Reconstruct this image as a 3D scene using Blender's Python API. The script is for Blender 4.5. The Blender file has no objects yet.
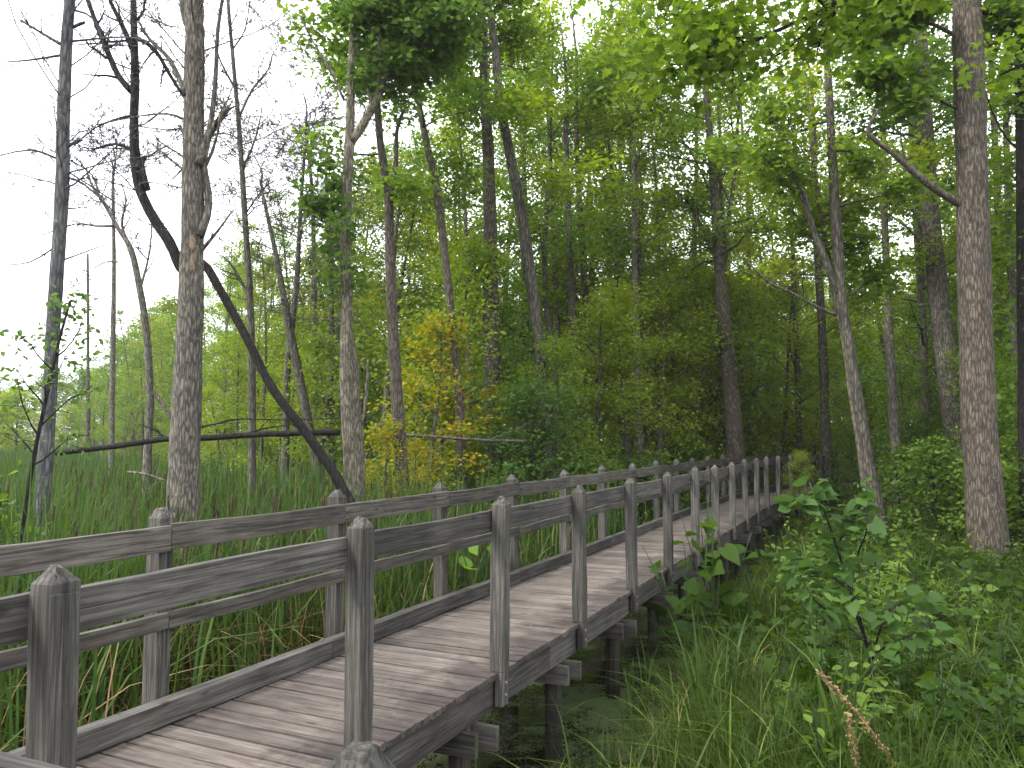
import bpy, math, random
import numpy as np
from mathutils import Vector, Matrix

R = math.radians
SC = bpy.context.scene
COL = SC.collection
rng = np.random.default_rng(7)
random.seed(7)

# ------------------------------------------------------------------ camera
F = 770.0; HC = 1.55; PITCH = math.atan(56.0 / F)
cam = bpy.data.cameras.new('camera'); cam.sensor_width = 36; cam.lens = F / 1024 * 36
cam.clip_start = 0.05; cam.clip_end = 3000
co = bpy.data.objects.new('camera', cam); COL.objects.link(co)
co.location = (0, 0, HC); co.rotation_euler = (R(90) + PITCH, 0, 0)
SC.camera = co
cp, sp = math.cos(PITCH), math.sin(PITCH)

def at(u, v, Y):
    """world point seen at photo position u, v at depth Y"""
    a = (u - 512) / F; b = (384 - v) / F
    d = Vector((a, cp - sp * b, sp + cp * b))
    k = Y / d.y
    return Vector((d.x * k, Y, HC + d.z * k))

def proj(p):
    x, y, z = p[0], p[1], p[2] - HC
    f = y * cp + z * sp; up = z * cp - y * sp
    return 512 + F * x / f, 384 - F * up / f

# ------------------------------------------------------------------ materials
def nodes(name):
    m = bpy.data.materials.new(name); m.use_nodes = True
    nt = m.node_tree; nt.nodes.clear()
    return m, nt, lambda t, **k: _new(nt, t, **k), nt.links.new

def _new(nt, t, **k):
    n = nt.nodes.new(t)
    for a, b in k.items():
        if a.startswith('i_'):
            key = a[2:]
            key = int(key) if key.isdigit() else key.replace('_', ' ')
            n.inputs[key].default_value = b
        else:
            setattr(n, a, b)
    return n

def ramp(nt, stops):
    n = nt.nodes.new('ShaderNodeValToRGB'); e = n.color_ramp.elements
    while len(e) < len(stops): e.new(0.5)
    for q, (p, c) in zip(e, stops):
        q.position = p; q.color = (c[0], c[1], c[2], 1)
    return n

def leaf_mat(name, cols, trans=0.45, rough=0.45, tint=1.5):
    """cols: list of leaf colours; each leaf (island) draws one, each plant shifts the draw"""
    m, nt, N, L = nodes(name)
    geo = N('ShaderNodeNewGeometry'); oi = N('ShaderNodeObjectInfo')
    ad = N('ShaderNodeMath', operation='MULTIPLY_ADD'); ad.inputs[1].default_value = 0.55
    L(geo.outputs['Random Per Island'], ad.inputs[0])
    om = N('ShaderNodeMath', operation='MULTIPLY'); om.inputs[1].default_value = 0.45
    L(oi.outputs['Random'], om.inputs[0]); L(om.outputs[0], ad.inputs[2])
    n = len(cols)
    rp = ramp(nt, [(i / (n - 1), c) for i, c in enumerate(cols)])
    L(ad.outputs[0], rp.inputs[0])
    p = N('ShaderNodeBsdfPrincipled'); p.inputs['Roughness'].default_value = rough
    p.inputs['Specular IOR Level'].default_value = 0.12
    L(rp.outputs[0], p.inputs['Base Color'])
    hs = N('ShaderNodeHueSaturation', i_Hue=0.485, i_Saturation=1.12, i_Value=tint)
    L(rp.outputs[0], hs.inputs['Color'])
    t = N('ShaderNodeBsdfTranslucent'); L(hs.outputs[0], t.inputs['Color'])
    mx = N('ShaderNodeMixShader', i_0=trans); L(p.outputs[0], mx.inputs[1]); L(t.outputs[0], mx.inputs[2])
    o = N('ShaderNodeOutputMaterial'); L(mx.outputs[0], o.inputs[0])
    return m

def bark_mat(name, dark, light, lichen=None, lich=0.0, scale=1.0):
    m, nt, N, L = nodes(name)
    tc = N('ShaderNodeTexCoord'); mp = N('ShaderNodeMapping'); mp.inputs['Scale'].default_value = (20 * scale, 20 * scale, 3.6 * scale)
    L(tc.outputs['Object'], mp.inputs[0])
    n1 = N('ShaderNodeTexNoise', i_Scale=1.6, i_Detail=8.0, i_Roughness=0.78); L(mp.outputs[0], n1.inputs['Vector'])
    v1 = N('ShaderNodeTexVoronoi', i_Scale=1.3, feature='DISTANCE_TO_EDGE'); L(mp.outputs[0], v1.inputs['Vector'])
    ma = N('ShaderNodeMath', operation='MULTIPLY_ADD'); ma.inputs[1].default_value = 0.9
    L(v1.outputs[0], ma.inputs[0]); L(n1.outputs[0], ma.inputs[2])
    rp = ramp(nt, [(0.40, [c * .55 for c in dark]), (0.55, dark), (0.74, [(a + b) / 2 for a, b in zip(dark, light)]), (1.0, light)])
    L(ma.outputs[0], rp.inputs[0])
    n2 = N('ShaderNodeTexNoise', i_Scale=1.7, i_Detail=4.0, i_Roughness=0.65); L(tc.outputs['Object'], n2.inputs['Vector'])
    r2 = ramp(nt, [(0.3, (0.68, 0.68, 0.68)), (0.7, (1.15, 1.13, 1.1))]); L(n2.outputs[0], r2.inputs[0])
    mm = N('ShaderNodeMixRGB', blend_type='MULTIPLY', i_0=1.0); L(rp.outputs[0], mm.inputs[1]); L(r2.outputs[0], mm.inputs[2])
    col = mm.outputs[0]
    if lichen:
        n3 = N('ShaderNodeTexNoise', i_Scale=9.0, i_Detail=8.0, i_Roughness=0.8); L(tc.outputs['Object'], n3.inputs['Vector'])
        r3 = ramp(nt, [(0.60 - 0.12 * lich, (0, 0, 0)), (0.74 - 0.1 * lich, (0.6, 0.6, 0.6))]); L(n3.outputs[0], r3.inputs[0])
        m3 = N('ShaderNodeMixRGB'); m3.inputs[2].default_value = (*lichen, 1)
        L(r3.outputs[0], m3.inputs[0]); L(col, m3.inputs[1]); col = m3.outputs[0]
    p = N('ShaderNodeBsdfPrincipled', i_Roughness=0.9); p.inputs['Specular IOR Level'].default_value = 0.2
    L(col, p.inputs['Base Color'])
    b = N('ShaderNodeBump', i_Strength=0.9, i_Distance=0.02); L(ma.outputs[0], b.inputs['Height']); L(b.outputs[0], p.inputs['Normal'])
    o = N('ShaderNodeOutputMaterial'); L(p.outputs[0], o.inputs[0])
    return m

def wood_mat(name, axis, dark, mid, light, mildew=0.35, islands=False, stain=False, grain=34.0, crack=.85):
    """weathered timber: grain runs along the local axis"""
    m, nt, N, L = nodes(name)
    tc = N('ShaderNodeTexCoord'); oi = N('ShaderNodeObjectInfo'); geo = N('ShaderNodeNewGeometry')
    off = N('ShaderNodeMath', operation='MULTIPLY'); off.inputs[1].default_value = 57.0
    L((geo.outputs['Random Per Island'] if islands else oi.outputs['Random']), off.inputs[0])
    cx = N('ShaderNodeCombineXYZ')
    for k in range(3): L(off.outputs[0], cx.inputs[k])
    va = N('ShaderNodeVectorMath', operation='ADD'); L(tc.outputs['Object'], va.inputs[0]); L(cx.outputs[0], va.inputs[1])
    mp = N('ShaderNodeMapping'); s = [grain] * 3; s[axis] = 1.3; mp.inputs['Scale'].default_value = s
    L(va.outputs[0], mp.inputs[0])
    n1 = N('ShaderNodeTexNoise', i_Scale=1.5, i_Detail=7.0, i_Roughness=0.62, i_Distortion=0.8); L(mp.outputs[0], n1.inputs['Vector'])
    rp = ramp(nt, [(0.30, [c * .75 for c in dark]), (0.41, dark), (0.53, mid), (0.70, light)]); L(n1.outputs[0], rp.inputs[0])
    # fine cracks along the grain
    mp2 = N('ShaderNodeMapping'); s = [110.0, 110.0, 110.0]; s[axis] = 2.0; mp2.inputs['Scale'].default_value = s
    L(va.outputs[0], mp2.inputs[0])
    n4 = N('ShaderNodeTexNoise', i_Scale=1.0, i_Detail=3.0); L(mp2.outputs[0], n4.inputs['Vector'])
    r4 = ramp(nt, [(0.30, (0.45, 0.45, 0.45)), (0.42, (1, 1, 1))]); L(n4.outputs[0], r4.inputs[0])
    # wide tone and mildew
    n2 = N('ShaderNodeTexNoise', i_Scale=2.3, i_Detail=5.0, i_Roughness=0.65); L(va.outputs[0], n2.inputs['Vector'])
    r2 = ramp(nt, [(0.33, (1 - mildew * .8,) * 3), (0.62, (1.12, 1.11, 1.1))]); L(n2.outputs[0], r2.inputs[0])
    m1 = N('ShaderNodeMixRGB', blend_type='MULTIPLY', i_0=1.0); L(rp.outputs[0], m1.inputs[1]); L(r2.outputs[0], m1.inputs[2])
    m2 = N('ShaderNodeMixRGB', blend_type='MULTIPLY', i_0=crack); L(m1.outputs[0], m2.inputs[1]); L(r4.outputs[0], m2.inputs[2])
    # knots
    mk = N('ShaderNodeMapping'); s = [7.0, 7.0, 7.0]; s[axis] = 2.6; mk.inputs['Scale'].default_value = s; L(va.outputs[0], mk.inputs[0])
    vk = N('ShaderNodeTexVoronoi', i_Scale=1.0); L(mk.outputs[0], vk.inputs['Vector'])
    rk = ramp(nt, [(0.07, (0.3, 0.27, 0.25)), (0.13, (1, 1, 1))]); L(vk.outputs[0], rk.inputs[0])
    m3 = N('ShaderNodeMixRGB', blend_type='MULTIPLY', i_0=0.8); L(m2.outputs[0], m3.inputs[1]); L(rk.outputs[0], m3.inputs[2])
    if stain:
        sx = N('ShaderNodeSeparateXYZ'); L(tc.outputs['Object'], sx.inputs[0])
        g = N('ShaderNodeMapRange', interpolation_type='SMOOTHSTEP'); g.inputs['From Min'].default_value = -.15; g.inputs['From Max'].default_value = .75; L(sx.outputs[0], g.inputs['Value'])
        ns = N('ShaderNodeTexNoise', i_Scale=3.4, i_Detail=7.0, i_Roughness=.72); L(tc.outputs['Object'], ns.inputs['Vector'])
        sa = N('ShaderNodeMath', operation='MULTIPLY_ADD'); sa.inputs[1].default_value = .34; L(g.outputs[0], sa.inputs[0]); L(ns.outputs[0], sa.inputs[2])
        rs = ramp(nt, [(.60, (1, 1, 1)), (.80, (.45, .44, .45))]); L(sa.outputs[0], rs.inputs[0])
        mst = N('ShaderNodeMixRGB', blend_type='MULTIPLY', i_0=1.0); L(m3.outputs[0], mst.inputs[1]); L(rs.outputs[0], mst.inputs[2]); m3 = mst
    rv = N('ShaderNodeMapRange'); rv.inputs['To Min'].default_value = 0.7; rv.inputs['To Max'].default_value = 1.2
    L((geo.outputs['Random Per Island'] if islands else oi.outputs['Random']), rv.inputs['Value'])
    m4 = N('ShaderNodeHueSaturation'); L(rv.outputs[0], m4.inputs['Value']); L(m3.outputs[0], m4.inputs['Color'])
    p = N('ShaderNodeBsdfPrincipled', i_Roughness=0.82); p.inputs['Specular IOR Level'].default_value = 0.25
    L(m4.outputs[0], p.inputs['Base Color'])
    hb = N('ShaderNodeMath', operation='MULTIPLY_ADD'); hb.inputs[1].default_value = 0.5
    L(r4.outputs[0], hb.inputs[0]); L(n1.outputs[0], hb.inputs[2])
    b = N('ShaderNodeBump', i_Strength=0.55, i_Distance=0.006); L(hb.outputs[0], b.inputs['Height']); L(b.outputs[0], p.inputs['Normal'])
    o = N('ShaderNodeOutputMaterial'); L(p.outputs[0], o.inputs[0])
    return m

def plain_mat(name, col, rough=0.8, var=0.25, scale=20):
    m, nt, N, L = nodes(name)
    tc = N('ShaderNodeTexCoord'); n = N('ShaderNodeTexNoise', i_Scale=float(scale), i_Detail=4.0); L(tc.outputs['Object'], n.inputs['Vector'])
    r = ramp(nt, [(0.3, [c * (1 - var) for c in col]), (0.7, [c * (1 + var) for c in col])]); L(n.outputs[0], r.inputs[0])
    p = N('ShaderNodeBsdfPrincipled', i_Roughness=rough); p.inputs['Specular IOR Level'].default_value = .15; L(r.outputs[0], p.inputs['Base Color'])
    o = N('ShaderNodeOutputMaterial'); L(p.outputs[0], o.inputs[0])
    return m

M = {}
M['leaf_green'] = leaf_mat('leaf_green', [(0.055, 0.110, 0.022), (0.077, 0.148, 0.024), (0.110, 0.188, 0.028), (0.154, 0.225, 0.035)], trans=.5)
M['leaf_lime'] = leaf_mat('leaf_lime', [(0.087, 0.153, 0.022), (0.137, 0.216, 0.026), (0.190, 0.259, 0.032), (0.235, 0.279, 0.037)], trans=.5)
M['leaf_dark'] = leaf_mat('leaf_dark', [(0.034, 0.071, 0.020), (0.049, 0.099, 0.023), (0.067, 0.125, 0.027), (0.092, 0.157, 0.030)])
M['leaf_turning'] = leaf_mat('leaf_turning', [(.06, .12, .022), (.10, .17, .025), (.14, .19, .03), (.08, .15, .022), (.17, .17, .03), (.09, .15, .022), (.20, .13, .035)])
M['leaf_yellow'] = leaf_mat('leaf_yellow', [(0.078, 0.146, 0.020), (0.130, 0.195, 0.020), (0.247, 0.232, 0.020), (0.130, 0.183, 0.020), (0.338, 0.232, 0.020), (0.104, 0.171, 0.020), (0.286, 0.146, 0.030)])
M['leaf_herb'] = leaf_mat('leaf_herb', [(0.015, 0.039, 0.006), (0.026, 0.057, 0.008), (0.040, 0.076, 0.011), (0.055, 0.094, 0.013)])
M['blade_cattail'] = leaf_mat('blade_cattail', [(0.020, 0.050, 0.017), (0.029, 0.065, 0.017), (0.048, 0.087, 0.017), (0.070, 0.107, 0.018)], trans=0.3)
M['blade_grass'] = leaf_mat('blade_grass', [(0.012, 0.030, 0.005), (0.018, 0.040, 0.005), (0.028, 0.052, 0.006), (0.037, 0.060, 0.009), (0.051, 0.059, 0.013)], trans=0.35)
M['blade_sedge'] = leaf_mat('blade_sedge', [(0.048, 0.097, 0.015), (0.069, 0.124, 0.018), (0.092, 0.147, 0.022), (0.120, 0.161, 0.029), (0.147, 0.152, 0.046)], trans=0.35)
M['leaf_herb_light'] = leaf_mat('leaf_herb_light', [(.045, .095, .018), (.07, .13, .022), (.10, .165, .028), (.13, .185, .03)])
M['blade_dry'] = leaf_mat('blade_dry', [(0.136, 0.085, 0.038), (0.212, 0.145, 0.068), (0.272, 0.187, 0.093), (0.170, 0.093, 0.043)], trans=0.25, tint=1.1)
M['bark_grey'] = bark_mat('bark_grey', (0.061, 0.055, 0.046), (0.232, 0.210, 0.174), (0.318, 0.326, 0.261), 0.35)
M['bark_pale'] = bark_mat('bark_pale', (0.069, 0.061, 0.047), (0.262, 0.235, 0.177), (0.345, 0.328, 0.224), 0.6)
M['bark_brown'] = bark_mat('bark_brown', (0.045, 0.038, 0.029), (0.168, 0.140, 0.112), (0.261, 0.246, 0.206), 0.3)
M['bark_dark'] = bark_mat('bark_dark', (0.010, 0.009, 0.008), (0.038, 0.034, 0.029))
M['bark_blue'] = bark_mat('bark_blue', (0.048, 0.049, 0.051), (0.152, 0.155, 0.160), (0.261, 0.283, 0.275), 0.3)
M['bark_forest'] = bark_mat('bark_forest', (0.044, 0.040, 0.032), (0.159, 0.146, 0.118), (0.204, 0.212, 0.160), 0.25, 0.8)
M['wood_long'] = wood_mat('wood_long', 0, (0.030, 0.027, 0.024), (0.062, 0.057, 0.051), (0.102, 0.094, 0.083), .45, grain=40.0, crack=.75)
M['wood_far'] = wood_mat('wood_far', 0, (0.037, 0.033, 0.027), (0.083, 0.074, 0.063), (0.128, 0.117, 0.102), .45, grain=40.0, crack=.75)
M['wood_post'] = wood_mat('wood_post', 2, (0.032, 0.030, 0.026), (0.071, 0.067, 0.058), (0.120, 0.113, 0.098), .5, grain=46.0, crack=.7)
M['wood_deck'] = wood_mat('wood_deck', 0, (0.079, 0.063, 0.055), (0.114, 0.096, 0.082), (0.146, 0.125, 0.108), .3, islands=True, stain=True, grain=22.0, crack=.5)
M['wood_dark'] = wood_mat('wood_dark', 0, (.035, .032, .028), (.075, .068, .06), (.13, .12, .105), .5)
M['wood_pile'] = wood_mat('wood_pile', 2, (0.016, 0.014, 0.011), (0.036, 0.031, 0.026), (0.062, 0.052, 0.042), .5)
M['bare_wood'] = plain_mat('bare_wood', (.20, .135, .09), .85, .55, 45)
M['seed_head'] = plain_mat('seed_head', (0.038, 0.025, 0.016), .95, .3, 60)
M['steel'] = plain_mat('steel', (.18, .17, .16), .55, .2, 60)
M['stem_green'] = plain_mat('stem_green', (0.025, 0.038, 0.013), .6, .25, 15)
M['stem_brown'] = plain_mat('stem_brown', (.06, .045, .03), .8, .25, 15)

# ------------------------------------------------------------------ mesh helpers
def link(name, me, mat, parent=None):
    o = bpy.data.objects.new(name, me); COL.objects.link(o)
    if mat is not None: me.materials.append(M[mat] if isinstance(mat, str) else mat)
    if parent is not None: o.parent = parent
    return o

def tag(o, label=None, cat=None, group=None, kind=None):
    if label: o['label'] = label
    if cat: o['category'] = cat
    if group: o['group'] = group
    if kind: o['kind'] = kind
    return o

def empty(name, loc=(0, 0, 0), rz=0.0):
    o = bpy.data.objects.new(name, None); COL.objects.link(o)
    o.location = loc; o.rotation_euler = (0, 0, rz); o.empty_display_size = 0.2
    return o

def copy_tree(o, parent=None):
    c = o.copy(); COL.objects.link(c)
    if parent is not None: c.parent = parent
    for ch in o.children: copy_tree(ch, c)
    return c

def mesh_np(name, V, faces_flat, starts, smooth=False):
    me = bpy.data.meshes.new(name)
    V = np.ascontiguousarray(V, dtype=np.float32)
    me.vertices.add(len(V)); me.vertices.foreach_set('co', V.ravel())
    me.loops.add(len(faces_flat)); me.loops.foreach_set('vertex_index', np.asarray(faces_flat, dtype=np.int32))
    me.polygons.add(len(starts)); me.polygons.foreach_set('loop_start', np.asarray(starts, dtype=np.int32))
    if smooth: me.polygons.foreach_set('use_smooth', np.ones(len(starts), dtype=bool))
    me.update(calc_edges=True)
    return me

KITE = (np.array([(0, 0, 0), (.45, .30, .05), (1, 0, -.06), (.45, -.30, .05)], float), [[0, 1, 2, 3]])
OVAL = (np.array([(0, 0, 0), (.28, .27, .06), (.68, .25, .03), (1, 0, -.10), (.68, -.25, .03), (.28, -.27, .06)], float), [[0, 3, 2, 1], [0, 5, 4, 3]])
HEART = (np.array([(0, 0, 0), (-.10, .22, .05), (.10, .40, .07), (.45, .38, .05), (.78, .18, -.02), (1.05, 0, -.14),
                   (.78, -.18, -.02), (.45, -.38, .05), (.10, -.40, .07), (-.10, -.22, .05), (.45, 0, -.01)], float),
         [[0, 10, 3, 2, 1], [10, 5, 4, 3], [0, 9, 8, 7, 10], [10, 7, 6, 5]])
MAPLE = (np.array([(0, 0, 0), (-.08, .30, .04), (.18, .26, .03), (.32, .55, .05), (.46, .24, .0), (.66, .27, -.03), (.68, .12, -.04), (1, 0, -.12),
                   (.68, -.12, -.04), (.66, -.27, -.03), (.46, -.24, .0), (.32, -.55, .05), (.18, -.26, .03), (-.08, -.30, .04)], float),
         [[0, 7, 6, 5, 4, 3, 2, 1], [0, 13, 12, 11, 10, 9, 8, 7]])

def leaf_arrays(P, size, tmpl, up=0.8, droop=0.15, rg=None, dirs=None):
    """P (n,3) leaf bases; size (n,) lengths -> vertices, loops, starts"""
    rg = rg or rng
    n = len(P); tv, tf = tmpl
    nm = rg.normal(0, 1, (n, 3)); nm[:, 2] = np.abs(nm[:, 2]) + up * 2; nm /= np.linalg.norm(nm, axis=1)[:, None]
    if dirs is None:
        a = rg.uniform(0, 2 * np.pi, n); x = np.stack([np.cos(a), np.sin(a), -droop * np.ones(n) * rg.uniform(.2, 2.5, n)], 1)
    else: x = dirs.copy()
    x -= nm * np.sum(x * nm, 1)[:, None] * 0.85
    x /= np.linalg.norm(x, axis=1)[:, None]
    y = np.cross(nm, x); y /= np.linalg.norm(y, axis=1)[:, None]
    z = np.cross(x, y)
    s = np.asarray(size)[:, None, None]
    V = P[:, None, :] + s * (tv[None, :, 0:1] * x[:, None, :] + tv[None, :, 1:2] * y[:, None, :] + tv[None, :, 2:3] * z[:, None, :])
    k = len(tv)
    flat = np.concatenate([np.array(f) for f in tf]); lens = [len(f) for f in tf]
    per = len(flat)
    loops = (flat[None, :] + (np.arange(n) * k)[:, None]).ravel()
    st = np.concatenate([[0], np.cumsum(lens)[:-1]])
    starts = (st[None, :] + (np.arange(n) * per)[:, None]).ravel()
    return V.reshape(-1, 3), loops, starts

def leaf_mesh(name, P, size, tmpl=KITE, **k):
    return mesh_np(name, *leaf_arrays(np.asarray(P, float), size, tmpl, **k))

class Tubes:
    def __init__(s): s.V = []; s.L = []; s.S = []; s.nv = 0; s.nl = 0
    def add(s, pts, rad, n=6, rough=0.0, cap=True):
        pts = [Vector(p) for p in pts]; m = len(pts)
        t0 = (pts[1] - pts[0]).normalized()
        ref = Vector((1, 0, 0)) if abs(t0.x) < 0.8 else Vector((0, 1, 0))
        x = (ref - t0 * ref.dot(t0)).normalized(); rings = []
        ca = [(math.cos(2 * math.pi * k / n), math.sin(2 * math.pi * k / n)) for k in range(n)]
        for i in range(m):
            t = (pts[min(i + 1, m - 1)] - pts[max(i - 1, 0)]).normalized()
            x = (x - t * x.dot(t)).normalized(); y = t.cross(x)
            for c, d in ca:
                r = rad[i] * (1 + (random.uniform(-rough, rough) if rough else 0))
                q = pts[i] + x * (c * r) + y * (d * r); s.V.append((q.x, q.y, q.z))
        b = s.nv
        for i in range(m - 1):
            for k in range(n):
                a0 = b + i * n + k; a1 = b + i * n + (k + 1) % n
                s.L += [a0, a1, a1 + n, a0 + n]; s.S.append(s.nl); s.nl += 4
        if cap:
            s.L += [b + (m - 1) * n + k for k in range(n)]; s.S.append(s.nl); s.nl += n
            s.L += [b + k for k in reversed(range(n))]; s.S.append(s.nl); s.nl += n
        s.nv += m * n
    def mesh(s, name): return mesh_np(name, np.array(s.V), s.L, s.S, smooth=True)

def blades_arrays(B, h, w, bend, az=None, nseg=4, rg=None, tipw=0.08):
    rg = rg or rng
    n = len(B); az = rg.uniform(0, 2 * np.pi, n) if az is None else az
    fa = az + np.pi / 2 + rg.normal(0, 0.5, n)
    d = np.stack([np.cos(az), np.sin(az), np.zeros(n)], 1); wd = np.stack([np.cos(fa), np.sin(fa), np.zeros(n)], 1)
    V = np.zeros((n, (nseg + 1) * 2, 3))
    for i in range(nseg + 1):
        t = i / nseg
        c = B + d * (h * bend * t ** 2.2)[:, None]
        c = c + np.array([0, 0, 1.0]) * (h * (t - 0.55 * np.minimum(bend, 1.3) * t ** 3))[:, None]
        ww = w * (1 - (1 - tipw) * t ** 2.2) * (0.75 + 0.5 * min(1, 3 * t) - 0.25) * 0.5
        V[:, 2 * i] = c - wd * ww[:, None]; V[:, 2 * i + 1] = c + wd * ww[:, None]
    k = (nseg + 1) * 2
    f = np.concatenate([[2 * i, 2 * i + 1, 2 * i + 3, 2 * i + 2] for i in range(nseg)])
    loops = (f[None, :] + (np.arange(n) * k)[:, None]).ravel()
    starts = np.arange(n * nseg) * 4
    return V.reshape(-1, 3), loops, starts

def blades_mesh(name, *a, **k): return mesh_np(name, *blades_arrays(*a, **k))

# ------------------------------------------------------------------ boardwalk frame
HX, HY = 0.4257, 0.9049           # heading of the walkway
RX, RY = 0.9049, -0.4257          # to its right
P3 = (-0.11, 5.26)
S_ARC, RAD = 13.2, 32.0

def bw(s, off=0.0, z=0.0):
    """point at station s, off metres right of the right deck edge"""
    if s <= S_ARC:
        return Vector((P3[0] + HX * s + RX * off, P3[1] + HY * s + RY * off, z))
    a = (s - S_ARC) / RAD; r = RAD - off
    c0 = bw(S_ARC, RAD)
    hx, hy = HX * math.cos(a) + RX * math.sin(a), HY * math.cos(a) + RY * math.sin(a)
    rx, ry = hy, -hx
    return Vector((c0.x - rx * r, c0.y - ry * r, z))

def bw_head(s):
    a0 = math.atan2(HY, HX)
    return a0 if s <= S_ARC else a0 - (s - S_ARC) / RAD

def side_of(x, y):
    """station and offset of a ground point relative to the right deck edge (straight part)"""
    dx, dy = x - P3[0], y - P3[1]
    s = dx * HX + dy * HY; off = dx * RX + dy * RY
    if s > S_ARC:
        c0 = bw(S_ARC, RAD); vx, vy = x - c0.x, y - c0.y
        off = RAD - math.hypot(vx, vy)
        hd = math.atan2(HX, HY)
        # angle travelled
        a = math.atan2(-(vx * RX + vy * RY), (vx * HX + vy * HY))
        s = S_ARC + RAD * (math.pi / 2 - a)
    return s, off

# ------------------------------------------------------------------ ground and water
def vnoise(x, y, f):
    return math.sin(x * f * 1.7 + 1.3) * math.cos(y * f * 1.3 - .7) + .5 * math.sin(x * f * 3.1 - y * f * 2.7) + .25 * math.cos(x * f * 6.3 + y * f * 5.1)

def sstep(a, b, x):
    t = min(1, max(0, (x - a) / (b - a))); return t * t * (3 - 2 * t)

def ground_z(x, y):
    s, off = side_of(x, y)
    if off > -0.6:                                   # right bank
        edge = 0.55 + 0.22 * vnoise(x, y, .8)
        if s > 4: edge -= 0.15 * sstep(4, 9, s)
        z = -1.16 + 0.42 * sstep(edge - .5, edge + 1.0, off) + 0.10 * sstep(4, 14, off) + .02 * vnoise(x, y, 1.3) * sstep(1, 3, off)
        z += 0.25 * sstep(16, 40, y)
        return z
    d = math.hypot(x, y)
    z = -1.14 + .04 * vnoise(x, y, .6)
    fr = sstep(13, 24, y) * sstep(-10, 2, x) + sstep(34, 60, y)
    return z + 0.42 * min(1, fr)

def axis_pts(lo, hi, mid_lo, mid_hi, fine, coarse_n):
    a = list(np.arange(mid_lo, mid_hi + 1e-6, fine))
    g1 = [mid_lo - (mid_lo - lo) * (i / coarse_n) ** 2.2 for i in range(coarse_n, 0, -1)]
    g2 = [mid_hi + (hi - mid_hi) * (i / coarse_n) ** 2.2 for i in range(1, coarse_n + 1)]
    return g1 + a + g2
gx = axis_pts(-1500, 1500, -14, 20, .35, 14); gy = axis_pts(-600, 2200, 0, 30, .35, 14)
V = np.array([(x, y, ground_z(x, y)) for y in gy for x in gx]); nx, ny = len(gx), len(gy)
idx = np.arange(nx * ny).reshape(ny, nx)
q = np.stack([idx[:-1, :-1], idx[:-1, 1:], idx[1:, 1:], idx[1:, :-1]], -1).reshape(-1, 4)
m, nt, N, L = nodes('soil')
tc = N('ShaderNodeTexCoord'); n1 = N('ShaderNodeTexNoise', i_Scale=3.0, i_Detail=8.0, i_Roughness=.7); L(tc.outputs['Object'], n1.inputs['Vector'])
rp = ramp(nt, [(.3, (.016, .014, .009)), (.48, (.03, .034, .014)), (.6, (.045, .06, .018)), (.75, (.075, .055, .03))]); L(n1.outputs[0], rp.inputs[0])
p = N('ShaderNodeBsdfPrincipled', i_Roughness=.95); L(rp.outputs[0], p.inputs['Base Color'])
b = N('ShaderNodeBump', i_Strength=1.0, i_Distance=.05); L(n1.outputs[0], b.inputs['Height']); L(b.outputs[0], p.inputs['Normal'])
o = N('ShaderNodeOutputMaterial'); L(p.outputs[0], o.inputs[0]); M['soil'] = m
tag(link('ground', mesh_np('ground', V, q.ravel(), np.arange(len(q)) * 4, True), 'soil'), kind='structure')

m, nt, N, L = nodes('duckweed_water')
tc = N('ShaderNodeTexCoord')
n1 = N('ShaderNodeTexNoise', i_Scale=1.6, i_Detail=6.0, i_Roughness=.7, i_Distortion=.7); L(tc.outputs['Object'], n1.inputs['Vector'])
n2 = N('ShaderNodeTexVoronoi', i_Scale=55.0); L(tc.outputs['Object'], n2.inputs['Vector'])
cover = ramp(nt, [(.42, (0, 0, 0)), (.52, (1, 1, 1))])
ad = N('ShaderNodeMath', operation='MULTIPLY_ADD'); ad.inputs[1].default_value = -.22
L(n2.outputs[0], ad.inputs[0]); L(n1.outputs[0], ad.inputs[2])
a2 = N('ShaderNodeMath', operation='ADD'); a2.inputs[1].default_value = .10; L(ad.outputs[0], a2.inputs[0]); L(a2.outputs[0], cover.inputs[0])
wc = ramp(nt, [(0, (.022, .036, .010)), (.5, (.036, .055, .014)), (1, (.055, .070, .02))]); L(n2.outputs['Color'], wc.inputs[0])
wp = N('ShaderNodeBsdfPrincipled', i_Roughness=.6); L(wc.outputs[0], wp.inputs['Base Color'])
bb = N('ShaderNodeBump', i_Strength=.6, i_Distance=.01); L(n2.outputs[0], bb.inputs['Height']); L(bb.outputs[0], wp.inputs['Normal'])
dp = N('ShaderNodeBsdfPrincipled', i_Roughness=.08); dp.inputs['Base Color'].default_value = (.008, .008, .005, 1)
mx = N('ShaderNodeMixShader'); L(cover.outputs[0], mx.inputs[0]); L(dp.outputs[0], mx.inputs[1]); L(wp.outputs[0], mx.inputs[2])
o = N('ShaderNodeOutputMaterial'); L(mx.outputs[0], o.inputs[0]); M['duckweed_water'] = m
wv = np.array([(-200, -30, -1.0), (120, -30, -1.0), (120, 90, -1.0), (-200, 90, -1.0)], float)
tag(link('water', mesh_np('water', wv, [0, 1, 2, 3], [0]), 'duckweed_water'), kind='structure')

# ------------------------------------------------------------------ boardwalk
def box_arr(x0, x1, y0, y1, z0, z1, ch=0.0):
    v = [(x, y, z) for x in (x0, x1) for y in (y0, y1) for z in (z0, z1)]
    f = [[0, 1, 3, 2], [4, 6, 7, 5], [0, 4, 5, 1], [2, 3, 7, 6], [0, 2, 6, 4], [1, 5, 7, 3]]
    return v, f

def pydata(name, v, f):
    me = bpy.data.meshes.new(name); me.from_pydata(v, [], f); me.update(); return me

walk = empty('boardwalk', (0, 0, 0))
tag(walk, 'weathered grey timber boardwalk with post and rail sides winding into the woods', 'boardwalk')

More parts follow.
